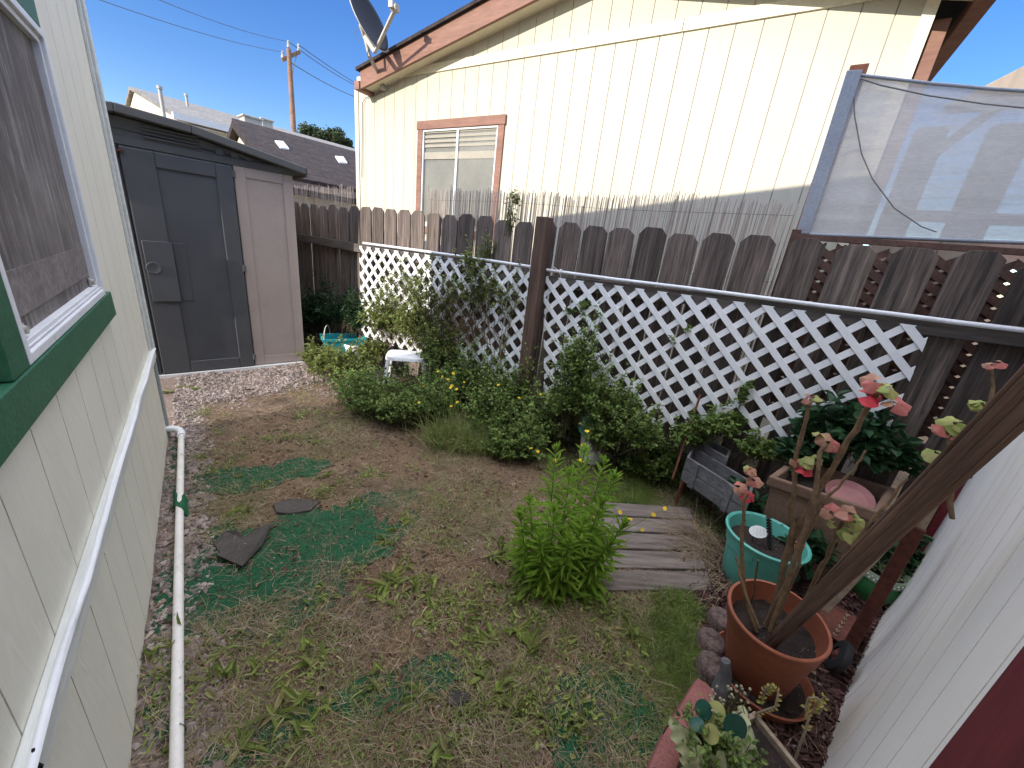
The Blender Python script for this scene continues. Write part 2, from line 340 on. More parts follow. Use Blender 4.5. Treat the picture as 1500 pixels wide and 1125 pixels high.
WIN=(wu0,wu1+.005,wz0,wz2)
strips(LF,-5.8,0,.2,ZB,lambda u:rake(u)-.12,-.012,0,skip=[WIN]).build('siding',M['sid_l'],ow)
strips(LF,-5.8,0,.2,-.05,lambda u:ZB,-.012,0).build('skirting',M['sid_l'],ow)
mb=MB(); 
def slab(mb,fr,u0,u1,zt,n0,n1,hole):
    s0,s1,t0,t1=hole
    for a,b_ in ((u0,-3.4),(-3.4,s0),(s1,u1)): mb.poly(fr,[(a,-.05),(b_,-.05),(b_,zt(b_)),(a,zt(a))],n0,n1)
    mb.poly(fr,[(s0,-.05),(s1,-.05),(s1,t0),(s0,t0)],n0,n1); mb.poly(fr,[(s0,t1),(s1,t1),(s1,zt(s1)),(s0,zt(s0))],n0,n1)
slab(mb,LF,-5.8,0,lambda u:rake(u)-.12,-.12,-.0125,WIN); mb.build('wall_backing',M['groove'],ow)
mb=MB()   # body, unseen setback invented to let sun past the visible corner, gable roof
for a,b_ in ((-5.8,-3.4),(-3.4,-.75)): mb.poly(LF,[(a,-.05),(b_,-.05),(b_,rake(b_)-.12),(a,rake(a)-.12)],-4.,-.45)
mb.poly(LF,[(-.75,-.05),(-.012,-.05),(-.012,rake(0)-.12),(-.75,rake(-.75)-.12)],-.32,-.121)
mb.build('wall',M['cream'],ow)
mb=MB()
for a,b_ in ((-6,-3.4),(-3.4,.0)): mb.poly(LF,[(a,rake(a)-.118),(b_,rake(b_)-.118),(b_,rake(b_)),(a,rake(a))],(-4. if a<-5 else -.35),.01)
mb.poly(LF,[(-3.4,rake(-3.4)-.118),(-.75,rake(-.75)-.118),(-.75,rake(-.75)),(-3.4,rake(-3.4))],-4.,-.351)
mb.build('roof',M['shingle_g'],ow)
mb=MB(); mb.box(LF,-1.05,-.10,-1.5,-.46,0,.75); mb.build('unseen_sun_blocker',M['greyplank'],ow)  # unseen block added to keep low sun off the ground before the shed
# belt rail between siding and skirting, two laps with a caulk bead and a cracked joint
mb=MB(); mb.poly(LF,[(-5.8,ZB-.045),(.006,ZB-.045),(.006,ZB+.022),(-5.8,ZB+.022)],.0005,.020); belt=mb.build('belt_rail',M['trim_l'],ow,bevel=.003)
mb=MB(); mb.tube([LF.P(u,.021+.002*math.sin(u*9),ZB+.018+.0025*math.sin(u*13)) for u in np.arange(-3.2,.01,.06)],.0075,6); mb.build('caulk_bead',M['white_vinyl'],belt,smooth=60)
mb=MB(); q=[(-2.44,.027),(-2.452,.006),(-2.44,-.018),(-2.456,-.05),(-2.450,-.11)]; mb.tube([LF.P(u,.021 if z>-.046 else .001,ZB+z) for u,z in q],[.002,.004,.003,.0035,.001],5); mb.build('crack',M['dark'],belt)
# corner boards
mb=MB(); mb.box(LF,-.052,.014,.0005,.022,ZB+.024,rake(0)-.14); mb.box(LF,-.085,-.056,.0005,.012,ZB+.024,rake(0)-.14); mb.build('corner_board',M['trim_l'],ow,bevel=.002)
mb=MB(); mb.box(LF,-.03,.01,.0005,.014,.02,ZB-.047); mb.build('skirting_corner',mat('blue_grey_trim',(.36,.40,.40),(.28,.31,.31),6,rough=.6),ow,bevel=.002)
# window: vinyl frame, track, screen, locks, green boards
u0,u1,z0,z1=WIN
def ringbox(mb,fr,u0,u1,z0,z1,w,n0,n1):
    mb.box(fr,u0,u0+w,n0,n1,z0,z1); mb.box(fr,u1-w,u1,n0,n1,z0,z1); mb.box(fr,u0+w,u1-w,n0,n1,z0,z0+w); mb.box(fr,u0+w,u1-w,n0,n1,z1-w,z1)
wn=MB(); ringbox(wn,LF,u0,u1,z0,z1,.022,-.05,.022); win=wn.build('window',M['white_vinyl'],ow,bevel=.003)
mb=MB(); ringbox(mb,LF,u0+.0225,u1-.0225,z0+.0225,z1-.0225,.016,-.05,.012); mb.box(LF,u0+.0225,u1-.0225,.0125,.016,z0+.024,z0+.030); mb.build('screen_frame',M['white_vinyl'],win,bevel=.002)
mb=MB(); mb.box(LF,u0+.039,u1-.039,-.010,-.004,z0+.039,z1-.039)
sm,nt,N,Lk,b=_new('dirty_insect_screen'); co=_coords(nt,(0,0,1),14,0)
c=_ramp(nt,_noise(nt,_coords(nt,None,1,0),3.2,6,.62),[(.30,(.055,.047,.045)),(.50,(.105,.088,.082)),(.70,(.21,.185,.175))])
c=_mix(nt,_ramp(nt,_noise(nt,co,38,5,.7),[(.48,0.),(.70,.7)]),c,(.36,.33,.315))
c=_mix(nt,_ramp(nt,_noise(nt,co,85,2,.5),[(.70,0.),(.76,.8)]),c,(.62,.60,.58))
c=_mix(nt,1.,c,_ramp(nt,_noise(nt,_coords(nt,None,1,0),420,2,.5),[(.3,.7),(.7,1.2)]),'MULTIPLY')
Lk.new(c,b.inputs['Base Color']); b.inputs['Roughness'].default_value=.7
mb.build('screen',sm,win)
mb=MB(); mb.box(LF,u0+.05,u1-.05,-.0035,-.0015,z0+.075,z0+.17); mb.build('inner_sill',mat('sill_seen_through_screen',(.29,.255,.24),(.20,.17,.16),9,rough=.8,fine=.3),win)
for uu in (u0+.085,u1-.07): mb=MB(); mb.lathe(LF.P(uu,-.001,z0+.055),[(0,.012),(.009,.012),(.011,0)],12,axis=LF.n); mb.box(LF,uu-.016,uu+.016,-.001,.004,z0+.044,z0+.066); mb.build('screen_clip',M['galv'],win)
su1=LF.px(157,455)[0]
mb=MB(); mb.poly(LF,[(u0-.4,z0-.094),(su1,z0-.094),(su1-.012,z0-.002),(u0-.4,z0-.002)],.0006,.024); mb.build('sill_board',M['green'],ow,bevel=.003)
mb=MB(); mb.box(LF,u0-.10,u0-.003,.0006,.022,z0,z1+.1); mb.build('side_board',M['green'],ow,bevel=.003)
mb=MB(); mb.box(LF,u0,u1-.02,.0006,.020,z1+.002,z1+.09); mb.build('head_board',M['green'],ow,bevel=.003)

# ================================================================== drain pipe along the wall
pp=thing('drain_pipe','white plastic drain pipe lying along the foot of the pale green wall','pipe',(G(262,780)[0],G(262,780)[1],0))
e0=G(268,646); e1=G(264,780); e2=G(261,1125); pz=.026
pa=np.array([e0[0],e0[1],pz+.035]); pb=np.array([e1[0],e1[1],pz]); pc=np.array([e2[0],e2[1],pz]); pd=pc+(pc-pb)*.8
mb=MB(); mb.tube([pa,pb,pc,pd],.0165,16); mb.build('pipe',M['white_pipe'],pp,smooth=50)
wl=G(249,640); mb=MB(); el=np.array([wl[0],wl[1],pz+.05]); k=pa+(pa-pb)/np.linalg.norm(pa-pb)*.03
mb.tube([el-LF.n*.05,el+(k-el)*.55,k+(el-k)*.12,k+(pb-k)*.03,pa+(pb-pa)*.035],.0205,16); 
mb.tube([pa+(pb-pa)*.015,pa+(pb-pa)*.05],.0225,16); mb.build('elbow',M['white_vinyl'],pp,smooth=50)
# ================================================================== storage shed
sh=thing('storage_shed','dark grey and taupe plastic storage shed with a louvred gable','shed',sr)
sw=SF.px(157,140)[0]; HS=SF.px(434,252)[1]
uD=SF.px(358,400)[0]      # door / taupe panel joint
uL=1.55
def srf(u): return 1.885+(u+.05)*.172 if u<.72 else (1.885+.77*.172+(u-.72)*.07 if u<1.15 else 1.885+.77*.172+.030-(u-1.15)*.15)
mb=MB(); mb.box(SF,0,uD-.002,0,.03,.0,HS-.03); mb.box(SF,-.0,uL,.031,1.6,0,HS-.03); pn=mb.build('taupe_panel',M['shed_b'],sh,bevel=.004)
mb=MB(); ringbox(mb,SF,.0,uD-.004,.03,HS-.04,.085,-.010,-.0005); 
mb.build('panel_moulding',M['shed_b'],pn,bevel=.006)
zd=SF.px(343,240)[1]-.02
dL=SF.px(232,553)[0]-.035
mb=MB(); mb.box(SF,uD+.004,dL-.004,-.018,.03,.025,zd); dr=mb.build('door',M['shed_d'],sh,bevel=.004,)
mb=MB()  # raised frame of the door, leaving the sunk field
fu0,fu1=SF.px(340,470)[0],SF.px(240,360)[0]
fu0=uD+.125; fu1=dL-.20
mb.box(SF,uD+.006,fu0,-.032,-.0185,.03,zd-.005); mb.box(SF,fu1,dL-.006,-.032,-.0185,.03,zd-.005)
mb.box(SF,fu0+.0005,fu1-.0005,-.032,-.0185,.03,.13); mb.box(SF,fu0+.0005,fu1-.0005,-.032,-.0185,zd-.115,zd-.005)
mb.build('door_frame',M['shed_d'],dr,bevel=.009)
hz0=SF.px(225,440)[1]; hz1=SF.px(215,352)[1]
mb=MB(); mb.box(SF,fu1-.015,dL-.03,-.055,-.0325,hz0,hz1); mb.box(SF,fu1-.10,fu1-.017,-.024,-.0186,hz0,hz1); mb.lathe(SF.P(dL-.075,-.055,(hz0+hz1)/2+.03),[(.05,-.002),(.046,-.005),(.036,-.004),(.02,-.0015),(0,-.001)],24,axis=SF.n); mb.build('handle',M['shed_d'],dr,bevel=.006,smooth=35)
mb=MB(); mb.box(SF,dL+.004,uL,-.018,.03,.025,zd); mb.box(SF,dL+.03,uL,-.032,-.0185,.03,zd-.005); mb.build('door',M['shed_d'],sh,bevel=.006)
mb=MB(); mb.box(SF,dL-.03,dL+.05,-.046,-.033,zd-.045,zd-.030); mb.build('latch',M['rust'],sh)
for zz in (zd-.06,.98,.12): mb=MB(); mb.box(SF,uD-.012,uD+.012,-.036,-.0195,zz-.03,zz+.03); mb.build('hinge',M['shed_r'],sh,bevel=.004)
mb=MB(); mb.box(SF,.0,uL,-.016,.03,zd+.006,HS+.012)   # header
mb.poly(SF,[(0,HS+.012),(uL,HS+.012),(uL,srf(uL)-.02),(1.15,srf(1.15)-.02),(.72,srf(.72)-.02),(0,srf(0)-.02)],-.010,1.6)
for k in range(5): 
    u=.10+k*.105
    if srf(u)-.035>HS+.02: mb.box(SF,u,u+.052,-.022,-.0105,HS+.014,srf(u)-.03)
gb=mb.build('gable',M['shed_r'],sh,bevel=.003)
mb=MB()
for k in range(4): mb.box(SF,.68,1.02,-.030,-.0105,HS+.030+k*.024,HS+.045+k*.024)
mb.build('louvre',M['shed_r'],gb,bevel=.006)
mb=MB()
for a,b_ in ((-.10,.72),(.72,1.15),(1.15,2.4)):
    mb.poly(SF,[(a,srf(a)-.012),(b_,srf(b_)-.012),(b_,srf(b_)+.05),(a,srf(a)+.05)],-.10,1.7)
mb.poly(SF,[(-.115,srf(-.1)-.03),(-.1005,srf(-.1)-.03),(-.1005,srf(-.1)+.05),(-.115,srf(-.1)+.045)],-.10,1.7)
mb.build('roof',M['shed_r'],sh,bevel=.012)
mb=MB(); mb.box(SF,-.02,uL,-.05,1.6,-.02,.022); mb.build('base_rail',M['alu'],sh)
# ================================================================== board fence
UL,UR=6.0,-2.75
fe=thing('board_fence','weathered grey-brown dog-ear board fence along the far side of the yard','fence',fp)
u=UR+.02; pw=.20
while u<UL:
    wv=.179+random.uniform(-.010,.006); h_=1.655+random.uniform(-.014,.016)
    if -2.6<u<-1.55: wv=.168+random.uniform(-.012,.01); 
    lean=random.uniform(-.006,.006); ea=.038+random.uniform(-.006,.008); ed=.040+random.uniform(-.006,.008)
    n0=-.010+random.uniform(-.002,.002)
    pts=[(u,.03),(u+wv,.03),(u+wv+lean,h_-ed),(u+wv+lean-ea,h_+random.uniform(-.004,.004)),(u+lean+ea,h_),(u+lean,h_-ed+random.uniform(-.004,.004))]
    mb=MB(); mb.poly(FF,pts,n0,n0+.016); mb.build('picket',M['picket'],fe,bevel=.002)
    u+=pw+(.018 if -2.4<u<-1.6 else 0)+random.uniform(-.003,.004)
zr=lambda u: FF.px(530,355,-.08)[1]-.07
def rail(u0,u1,z0,z1,h_,n0=-.052,n1=-.0135):
    mb=MB(); mb.poly(FF,[(u0,z0),(u1,z1),(u1,z1+h_),(u0,z0+h_)],n0,n1); return mb
ru0,rz0=FF.px(1480,492,-.05); ru1,rz1=FF.px(820,412,-.05)
rail(UR,.05,rz0-.03+(UR-ru0)*0,rz1-.06,.085).build('rail',M['rail'],fe,bevel=.003)
lz=FF.px(480,352,-.05)[1]
rail(.06,UL,rz1-.06,lz-.04,.085).build('rail',M['rail'],fe,bevel=.003)
rail(UR,UL,.20,.20,.09,.0075,.045).build('rail',M['rail'],fe,bevel=.003)
pu,pzt=FF.px(797,318,-.13); pu0,_=FF.px(770,545,-.13)
mb=MB(); a=FF.P(pu0,-.115,-.05); c_=FF.P(pu,-.115,pzt); mb.bar(a,c_,.095,.095,up=tuple(FF.n)); mb.build('post',M['post'],fe,bevel=.004)
for uu in (2.36,4.6,-2.3):
    mb=MB(); mb.box(FF,uu,uu+.09,.0475,.137,-.05,1.62); mb.build('post',M['post'],fe,bevel=.004)
# nails / torn staples on the pickets
# ================================================================== white lattice panels
def lattice(name,label,quad,n0,cut=None,ang=(50,-50)):
    """diagonal slats clipped to a quadrilateral in the fence plane; quad as (u,z)"""
    q=[np.array(p) for p in quad]
    def clip(poly,a,b):
        out=[]; nrm=np.array([-(b-a)[1],(b-a)[0]])
        for i in range(len(poly)):
            p,r=poly[i],poly[(i+1)%len(poly)]; dp=np.dot(p-a,nrm); dr=np.dot(r-a,nrm)
            if dp>=0: out.append(p)
            if dp*dr<0: out.append(p+(r-p)*dp/(dp-dr))
        return out
    area=sum(q[i][0]*q[(i+1)%4][1]-q[(i+1)%4][0]*q[i][1] for i in range(4))
    if area<0: q=q[::-1]
    pit=.1035; sw_=.0355; cen=sum(q)/4; t=thing(name,label,'lattice',FF.P(cen[0],n0,0),'white lattice panels on the fence')
    tp0,tp1=np.array(quad[0]),np.array(quad[1]); tl0=math.degrees(math.atan2(*( (tp0-tp1)[::-1] ))) 
    if abs(tl0)>90: tl0-=math.copysign(180,tl0)
    sg_=-1 if tp1[0]<tp0[0] else 1; pc_=pit*math.sqrt(2)/2; ref=tp0+np.array([sg_*.010,-.008])
    q0_=[np.array(p) for p in quad]; du=abs(q0_[1][0]-ref[0]); un=ref[0]+sg_*(round(du/pc_)*pc_+.010); q0_[1][0]=un
    q=[np.array(p) for p in q0_]
    if sum(q[i][0]*q[(i+1)%4][1]-q[(i+1)%4][0]*q[i][1] for i in range(4))<0: q=q[::-1]
    for k,aa in enumerate((45+tl0,-45+tl0)):
        d=np.array([math.cos(R_(aa)),math.sin(R_(aa))]); s=np.array([-d[1],d[0]])
        mb=MB(); off=k*.0066
        for i in range(-24,25):
            c=ref+s*(i*pit)
            poly=[c-d*4-s*sw_/2,c+d*4-s*sw_/2,c+d*4+s*sw_/2,c-d*4+s*sw_/2]
            for j in range(4):
                if poly: poly=clip(poly,q[j],q[(j+1)%4])
            if len(poly)>=3: mb.poly(FF,[tuple(p) for p in poly],n0-.0065+off,n0+off-.0001)
        mb.build('slat_layer',M['white_vinyl'],t,bevel=.0008)
    return t
nl=-.066
def q2(pts,n): return [FF.px(x,y,n) for x,y in pts]
lattice('lattice_panel','white diagonal lattice panel right of the dark fence post, half bare of plants',q2([(797,404),(1352,478),(1291,656),(797,606)],nl),nl)
bl=FF.px(530,445,nl); b2=FF.px(775,545,nl)
lattice('lattice_panel','white diagonal lattice panel left of the dark fence post, overgrown by a vine',[FF.px(527,360,nl),FF.px(780,394,nl),(FF.px(780,394,nl)[0],.34),(FF.px(527,360,nl)[0],.30)],nl)
# conduit along the fence, wire tie at the post
mb=MB(); pts=[]
for x,y in ((532,356),(600,365),(700,379),(786,392),(805,396),(900,409),(1000,421),(1100,434),(1200,447),(1300,459),(1400,472),(1500,484)):
    uu,zz=FF.px(x,y,-.072); pts.append(FF.P(uu,-.072,zz))
pts.append(pts[-1]+(pts[-1]-pts[-2])*2.5)
mb.tube(pts,.0115,10); tag(mb.build("conduit",M["conduit"],smooth=50),'thin white conduit running along the fence above the lattice','conduit')
mb=MB(); c=np.array(pts[4])+ef*-.10
for k in range(3):
    r=.016; mb.tube([c+ef*(.004*k)+FF.n*r*math.cos(t)+np.array([0,0,r*1.2*math.sin(t)]) for t in np.linspace(0,6.4,12)],.0022,5)
mb.tube([c,c+np.array([0,0,-.05]),c+ef*.01+np.array([0,0,-.09])],.002,5); mb.tube([c,c+ef*.06+np.array([0,0,.03])-FF.n*.02],.002,5)
tag(mb.build('wire_tie',M['white'],smooth=60),'white wire tie knotted round the conduit beside the fence post','wire')

# ================================================================== reed screens behind the fence
def reeds(name,label,u0,u1,n,ztop,group,sp=.0060):
    mb=MB(); u=u0
    while u<u1:
        z=ztop(u)-.015+random.gauss(0,.013)-(.05 if random.random()<.12 else 0); l=random.gauss(0,.012); r=random.uniform(.0022,.0042); nn=n+random.uniform(-.006,.006)
        mb.tube([FF.P(u,nn,.35),FF.P(u+l*.6,nn,1.2),FF.P(u+l,nn+random.gauss(0,.006),z)],[r,r*.9,r*.6],4,cap=False)
        u+=sp*random.uniform(.55,1.5)
    o=thing(name,label,'reed screen',FF.P((u0+u1)/2,n,.35),group)
    mb.build('reed_stems',M['reed'],o,smooth=80)
    mb=MB()
    for zz in (.6,1.0,1.42,1.78): mb.tube([FF.P(uu,n-.009+.004*math.sin(uu*40),zz+.006*math.sin(uu*3)) for uu in np.arange(u0,u1,.06)],.0009,4)
    mb.build('binding_wire',M['cable'],o)
rt=[(725,277),(860,285),(1000,282),(1100,290),(1165,297)]
rz=[FF.px(x,y,.09) for x,y in rt]; rz.sort()
ztop=lambda u: float(np.interp(u,[p[0] for p in rz],[p[1] for p in rz]))
reeds('reed_screen','long screen of thin upright reeds behind the fence below the cream house',FF.px(1168,300,.09)[0],FF.px(628,290,.09)[0],.09,ztop,'reed screens behind the fence')
zz=FF.px(480,272,.09)[1]
reeds('reed_screen','short sunlit screen of reeds behind the fence beside the shed',FF.px(519,290,.09)[0],UL,.09,lambda u:zz,'reed screens behind the fence',.011)

# ================================================================== neighbour house
hc=HF.px(521,130)[0]; hr=HF.px(1374,3)[0]
nh=thing('neighbour_house','cream grooved house gable with brown fascia and a brown-framed window','house',HF.P((hc+hr)/2,0,0))
OV=-.22                                           # gable overhang towards the yard
fl=[HF.px(532,128,OV),HF.px(667,60,OV),HF.px(783,0,OV)]
slope=(fl[2][1]-fl[0][1])/(fl[0][0]-fl[2][0]); um=.60
ft=HF.px(513,113,OV)
zpk=fl[0][1]+(fl[0][0]-um)*slope; slr=(zpk-3.32)/(um+1.487); ELF=fl[0][0]+.06; ERT=hr-.17
zl=lambda u: fl[0][1]+(fl[0][0]-u)*slope if u>um else zpk-(um-u)*slr     # underside of the fascia
FT=HF.px(667,21,OV)[1]-fl[1][1]
FT=max(.10,min(.2,FT))
wu0,wz1=HF.px(613,178,-.01); wu1,wz1b=HF.px(741,168,-.01); wz1=(wz1+wz1b)/2; wz0=1.58
HW=(wu1+.075,wu0-.075,wz0+.06,wz1-.085)
zt=HF.px(800,78.5)[1]
zt=(HF.px(580,112)[1]+HF.px(1000,48)[1]+HF.px(1280,4)[1])/3
strips(HF,hr,hc-.065,.2,-.05,lambda u:zt+.02,0,.010,skip=[HW],gw=.006).build('siding',M['sid_h'],nh)
mb=strips(HF,hr+.1,hc-.10,.2,zt+.06,lambda u:max(zt+.061,zl(u)+.1),.0,.010,gw=.006); mb.build('gable_siding',M['sid_h'],nh)
mb=MB(); s0,s1,t0,t1=HW
for a,b_ in ((hr,s0),(s1,hc)): mb.box(HF,a,b_,.0105,.12,-.05,zt+.05)
mb.box(HF,s0,s1,.0105,.12,-.05,t0); mb.box(HF,s0,s1,.0105,.12,t1,zt+.05)
mb.poly(HF,[(hr,zt+.051),(hc,zt+.051),(hc,zl(hc)+.08),(um,zl(um)+.08),(hr,zl(hr)+.08)],.0105,.12)
mb.build('wall_backing',M['groove'],nh)
mb=MB(); mb.poly(HF,[(hr+.0,-.05),(hc-.0,-.05),(hc-.0,zl(hc)+.06),(um,zl(um)+.06),(hr+.0,zl(hr)+.06)],.5,9.); 
for a,b_ in ((hr,hr+.012),(hc-.012,hc)): mb.box(HF,a,b_,.121,.499,-.05,zt-.1)
mb.build('wall',M['cream'],nh)
bm=mat('cream_trim',(.80,.72,.54),(.72,.65,.48),6,rough=.6,fine=.12)
jts=[hr+.02,HF.px(1000,45)[0],HF.px(842,65)[0],HF.px(770,75)[0],hc-.05]
for a,b_ in zip(jts[:-1],jts[1:]):
    mb=MB(); mb.box(HF,a+.003,b_-.003,-.018,-.0005,zt-.005,zt+.085); mb.build('belt_board',bm,nh,bevel=.002)
mb=MB(); mb.box(HF,hc-.062,hc+.012,-.014,.012,-.05,zt-.006); mb.build('corner_board',bm,nh,bevel=.002); mb=MB(); mb.box(HF,hr-.012,hr+.06,-.014,-.0005,-.05,zt-.006); mb.build('corner_board',bm,nh,bevel=.002)
# rake fascia and roof
for a,b_ in ((ELF,um),(um,ERT)):
    mb=MB(); mb.poly(HF,[(a,zl(a)),(b_,zl(b_)),(b_,zl(b_)+FT),(a,zl(a)+FT)],OV,OV+.035); mb.build('fascia',M['brown'],nh,bevel=.003)
    mb=MB(); mb.poly(HF,[(a,zl(a)+.03),(b_,zl(b_)+.03),(b_,zl(b_)+.045),(a,zl(a)+.045)],OV+.036,.0); mb.build('soffit',bm,nh)
ea=fl[0][0]+.10
mb=MB()
for a,b_ in ((ea,um),(um,ERT-.04)): mb.poly(HF,[(a,zl(a)+FT+.001),(b_,zl(b_)+FT+.001),(b_,zl(b_)+FT+.035),(a,zl(a)+FT+.035)],OV-.04,9.3)
mb.build('roof',M['shingle_b'],nh)
for k,sg in enumerate((1,-1)):
    uu=ELF if k==0 else ERT; zg=zl(uu)
    mb=MB(); mb.box(HF,min(uu,uu+sg*.10),max(uu,uu+sg*.10),OV-.02,9.2,zg-.01,zg+.09); mb.build('gutter',M['brown'],nh,bevel=.006)
    ue=hc if k==0 else hr
    mb=MB(); mb.box(HF,min(ue+sg*.02,uu),max(ue+sg*.02,uu),.0,9.1,zg+.10,zg+.115); mb.build('soffit',M['dark'] if k else bm,nh)
mb=MB(); mb.box(HF,hc+.013,hc+.05,.02,.07,-.05,zl(hc)-.02); mb.build('downspout',M['brown'],nh,bevel=.004)
du0=HF.px(1405,20,.05)[0]
mb=MB(); mb.box(HF,hr-.115,hr-.03,.10,.16,-.05,zt-.12); mb.build('downspout',M['brown'],nh,bevel=.004)
# window
mb=MB(); a,b_=wu1,wu0
mb.box(HF,a-.012,b_+.012,-.030,-.0005,wz1-.095,wz1); mb.box(HF,a,a+.085,-.022,-.0005,wz0,wz1-.0955); mb.box(HF,b_-.085,b_,-.022,-.0005,wz0,wz1-.0955); mb.box(HF,a-.01,b_+.01,-.026,-.0005,wz0-.09,wz0-.0005)
wd=mb.build('window',M['brown'],nh,bevel=.003)
mb=MB(); ringbox(mb,HF,a+.0855,b_-.0855,wz0,wz1-.096,.022,-.012,.05); mid=HF.px(668,250)[0]; mb.box(HF,mid-.016,mid+.016,-.010,.045,wz0+.0225,wz1-.1185); mb.build('sash',M['alu'],wd,bevel=.002)
mb=MB(); mb.box(HF,a+.108,mid-.0165,.012,.018,wz0+.0225,wz1-.1185); mb.box(HF,mid+.0165,b_-.108,.020,.026,wz0+.0225,wz1-.1185)
pm=mat('screened_glass',(.26,.245,.20),(.19,.18,.15),3,rough=.35,fine=.35,fscale=160,spec=.5)
mb.build('pane',pm,wd)
zb=HF.px(660,228)[1]
mb=MB()
for k in range(7): mb.box(HF,a+.112,b_-.112,.0060,.0095,zb+.10+k*.052,zb+.130+k*.052)
mb.box(HF,a+.112,b_-.112,.0060,.0095,zb-.035,zb+.045)
mb.build('blind',mat('beige_blind',(.36,.32,.25),(.30,.27,.21),6,rough=.6),wd)
# unpainted/primer patches round the window are paint on the boards
# ================================================================== satellite dish
d0=HF.px(562,125,-.02)
sd=thing('satellite_dish','dark grey satellite dish on a bent mast beside the brown fascia','dish',HF.P(d0[0],-.02,d0[1]))
def hp(x,y,n): 
    u_,z_=HF.px(x,y,n); return HF.P(u_,n,z_)
ft_=hp(563,125,-.03); k1=hp(541,82,-.42); k2=hp(534,52,-.46); 
mb=MB(); mb.lathe(ft_+HF.n*.028,[(0,0),(.055,0),(.055,.012),(.03,.02),(0,.02)],16,axis=-HF.n); mb.box(Fr(ft_,HA),-.02,.02,-.05,.03,ft_[2]-.06,ft_[2]+.06); mb.build('wall_bracket',M['galv'],sd,bevel=.003)
mb=MB(); mb.tube([ft_,ft_*.25+k1*.75,k1,k1*.4+k2*.6,k2],[.021]*5,12); mb.build('mast',M['galv'],sd,smooth=50)
dc=hp(541,29,-.50)
# reflector: faces up-left of the sun side, seen nearly edge-on
face=unit(np.array([.80,-.28,.42])); up_=unit(np.array([0,0,1.])-face*face[2]); sd_=np.cross(up_,face)
def reflector(rs,depth,flip=0):
    vs=[dc-face*depth*1.0];n=40;rings=7;fs=[]
    for i in range(1,rings+1):
        r=i/rings
        for k in range(n):
            t=2*math.pi*k/n; vs.append(dc+(sd_*math.cos(t)*rs*.88+up_*math.sin(t)*rs)*r+face*depth*(r*r-1))
    for k in range(n): fs.append((0,1+k,1+(k+1)%n))
    for i in range(rings-1):
        for k in range(n): fs.append((1+i*n+k,1+(i+1)*n+k,1+(i+1)*n+(k+1)%n,1+i*n+(k+1)%n))
    return vs,fs
RS=.315
mb=MB(); mb.add(*reflector(RS,.045)); o=mb.build('reflector',M['dishface'],sd,smooth=60); md=o.modifiers.new('solid','SOLIDIFY'); md.thickness=.008; md.offset=1
refl=o
mb=MB(); mb.tube([dc+sd_*math.cos(t)*RS*.88+up_*math.sin(t)*RS for t in np.linspace(0,2*math.pi,49)],.006,6,cap=False); mb.build('rim',M['galv'],refl,smooth=60)
low=dc-up_*RS*.97; lnb=dc+face*.33-up_*.02
lnb=hp(577,12,-.62)
mb=MB(); mb.bar(low-face*.06,lnb-np.array([0,0,.03]),.035,.028); mb.bar(k2,low-face*.06,.04,.05); mb.build('arm',M['galv'],sd,bevel=.004)
mb=MB(); dd=unit(dc-lnb); mb.lathe(lnb-dd*.07,[(0,0),(.025,0),(.028,.05),(.04,.06),(.04,.085),(0,.09)],20,axis=dd); mb.bar(lnb-sd_*.06+np.array([0,0,.012]),lnb+sd_*.06+np.array([0,0,.012]),.05,.055); mb.build('feed_horn',M['galv'],sd,smooth=40)
mb=MB(); mb.tube([dc-face*.05,dc-face*.12,k2],[.05,.035,.028],12); mb.build('back_bracket',M['galv'],sd,smooth=50)
mb=MB()
mb.tube([low-face*.06,hp(541,66,-.47),hp(538,80,-.46),hp(545,95,-.33),ft_+np.array([.02,0,-.02]),hp(559,133,-.03),hp(550,139,-.02),hp(536,143,-.02),hp(531,150,-.02),hp(530,260,-.02)],.005,6)
mb.tube([hp(570+10*math.cos(t)+4,116+10*math.sin(t),-.04) for t in np.linspace(-2.6,3.2,16)],.003,5)
mb.tube([k2+np.array([0,0,.02]),hp(524,60,-.5),hp(518,50,-.52),hp(524,42,-.52),dc-face*.05],.003,5); mb.build('cable',M['greycable'],sd,smooth=60)
cu=bpy.data.curves.new('t','FONT'); cu.body='dish'; cu.size=.19; cu.extrude=.001; cu.align_x='CENTER'; cu.align_y='CENTER'
to=bpy.data.objects.new('t',cu); COL.objects.link(to); bpy.context.view_layer.update()
tm=bpy.data.meshes.new_from_object(to.evaluated_get(bpy.context.evaluated_depsgraph_get())); bpy.data.objects.remove(to)
V=np.array([v.co[:] for v in tm.vertices]); 
mb=MB(); tx=sd_ if np.dot(sd_,RM@[1,0,0])>0 else -sd_
rr=((V[:,0])**2+(V[:,1]+.03)**2)/RS**2
P=dc+np.outer(V[:,0],tx)+np.outer(V[:,1]+.05,up_)+np.outer(.045*(rr-1)+.004+V[:,2],face)
mb.add(P,[tuple(p.vertices) for p in tm.polygons]); mb.build('lettering',mat('logo_grey',(.22,.24,.28),None,rough=.6,fine=0),refl)
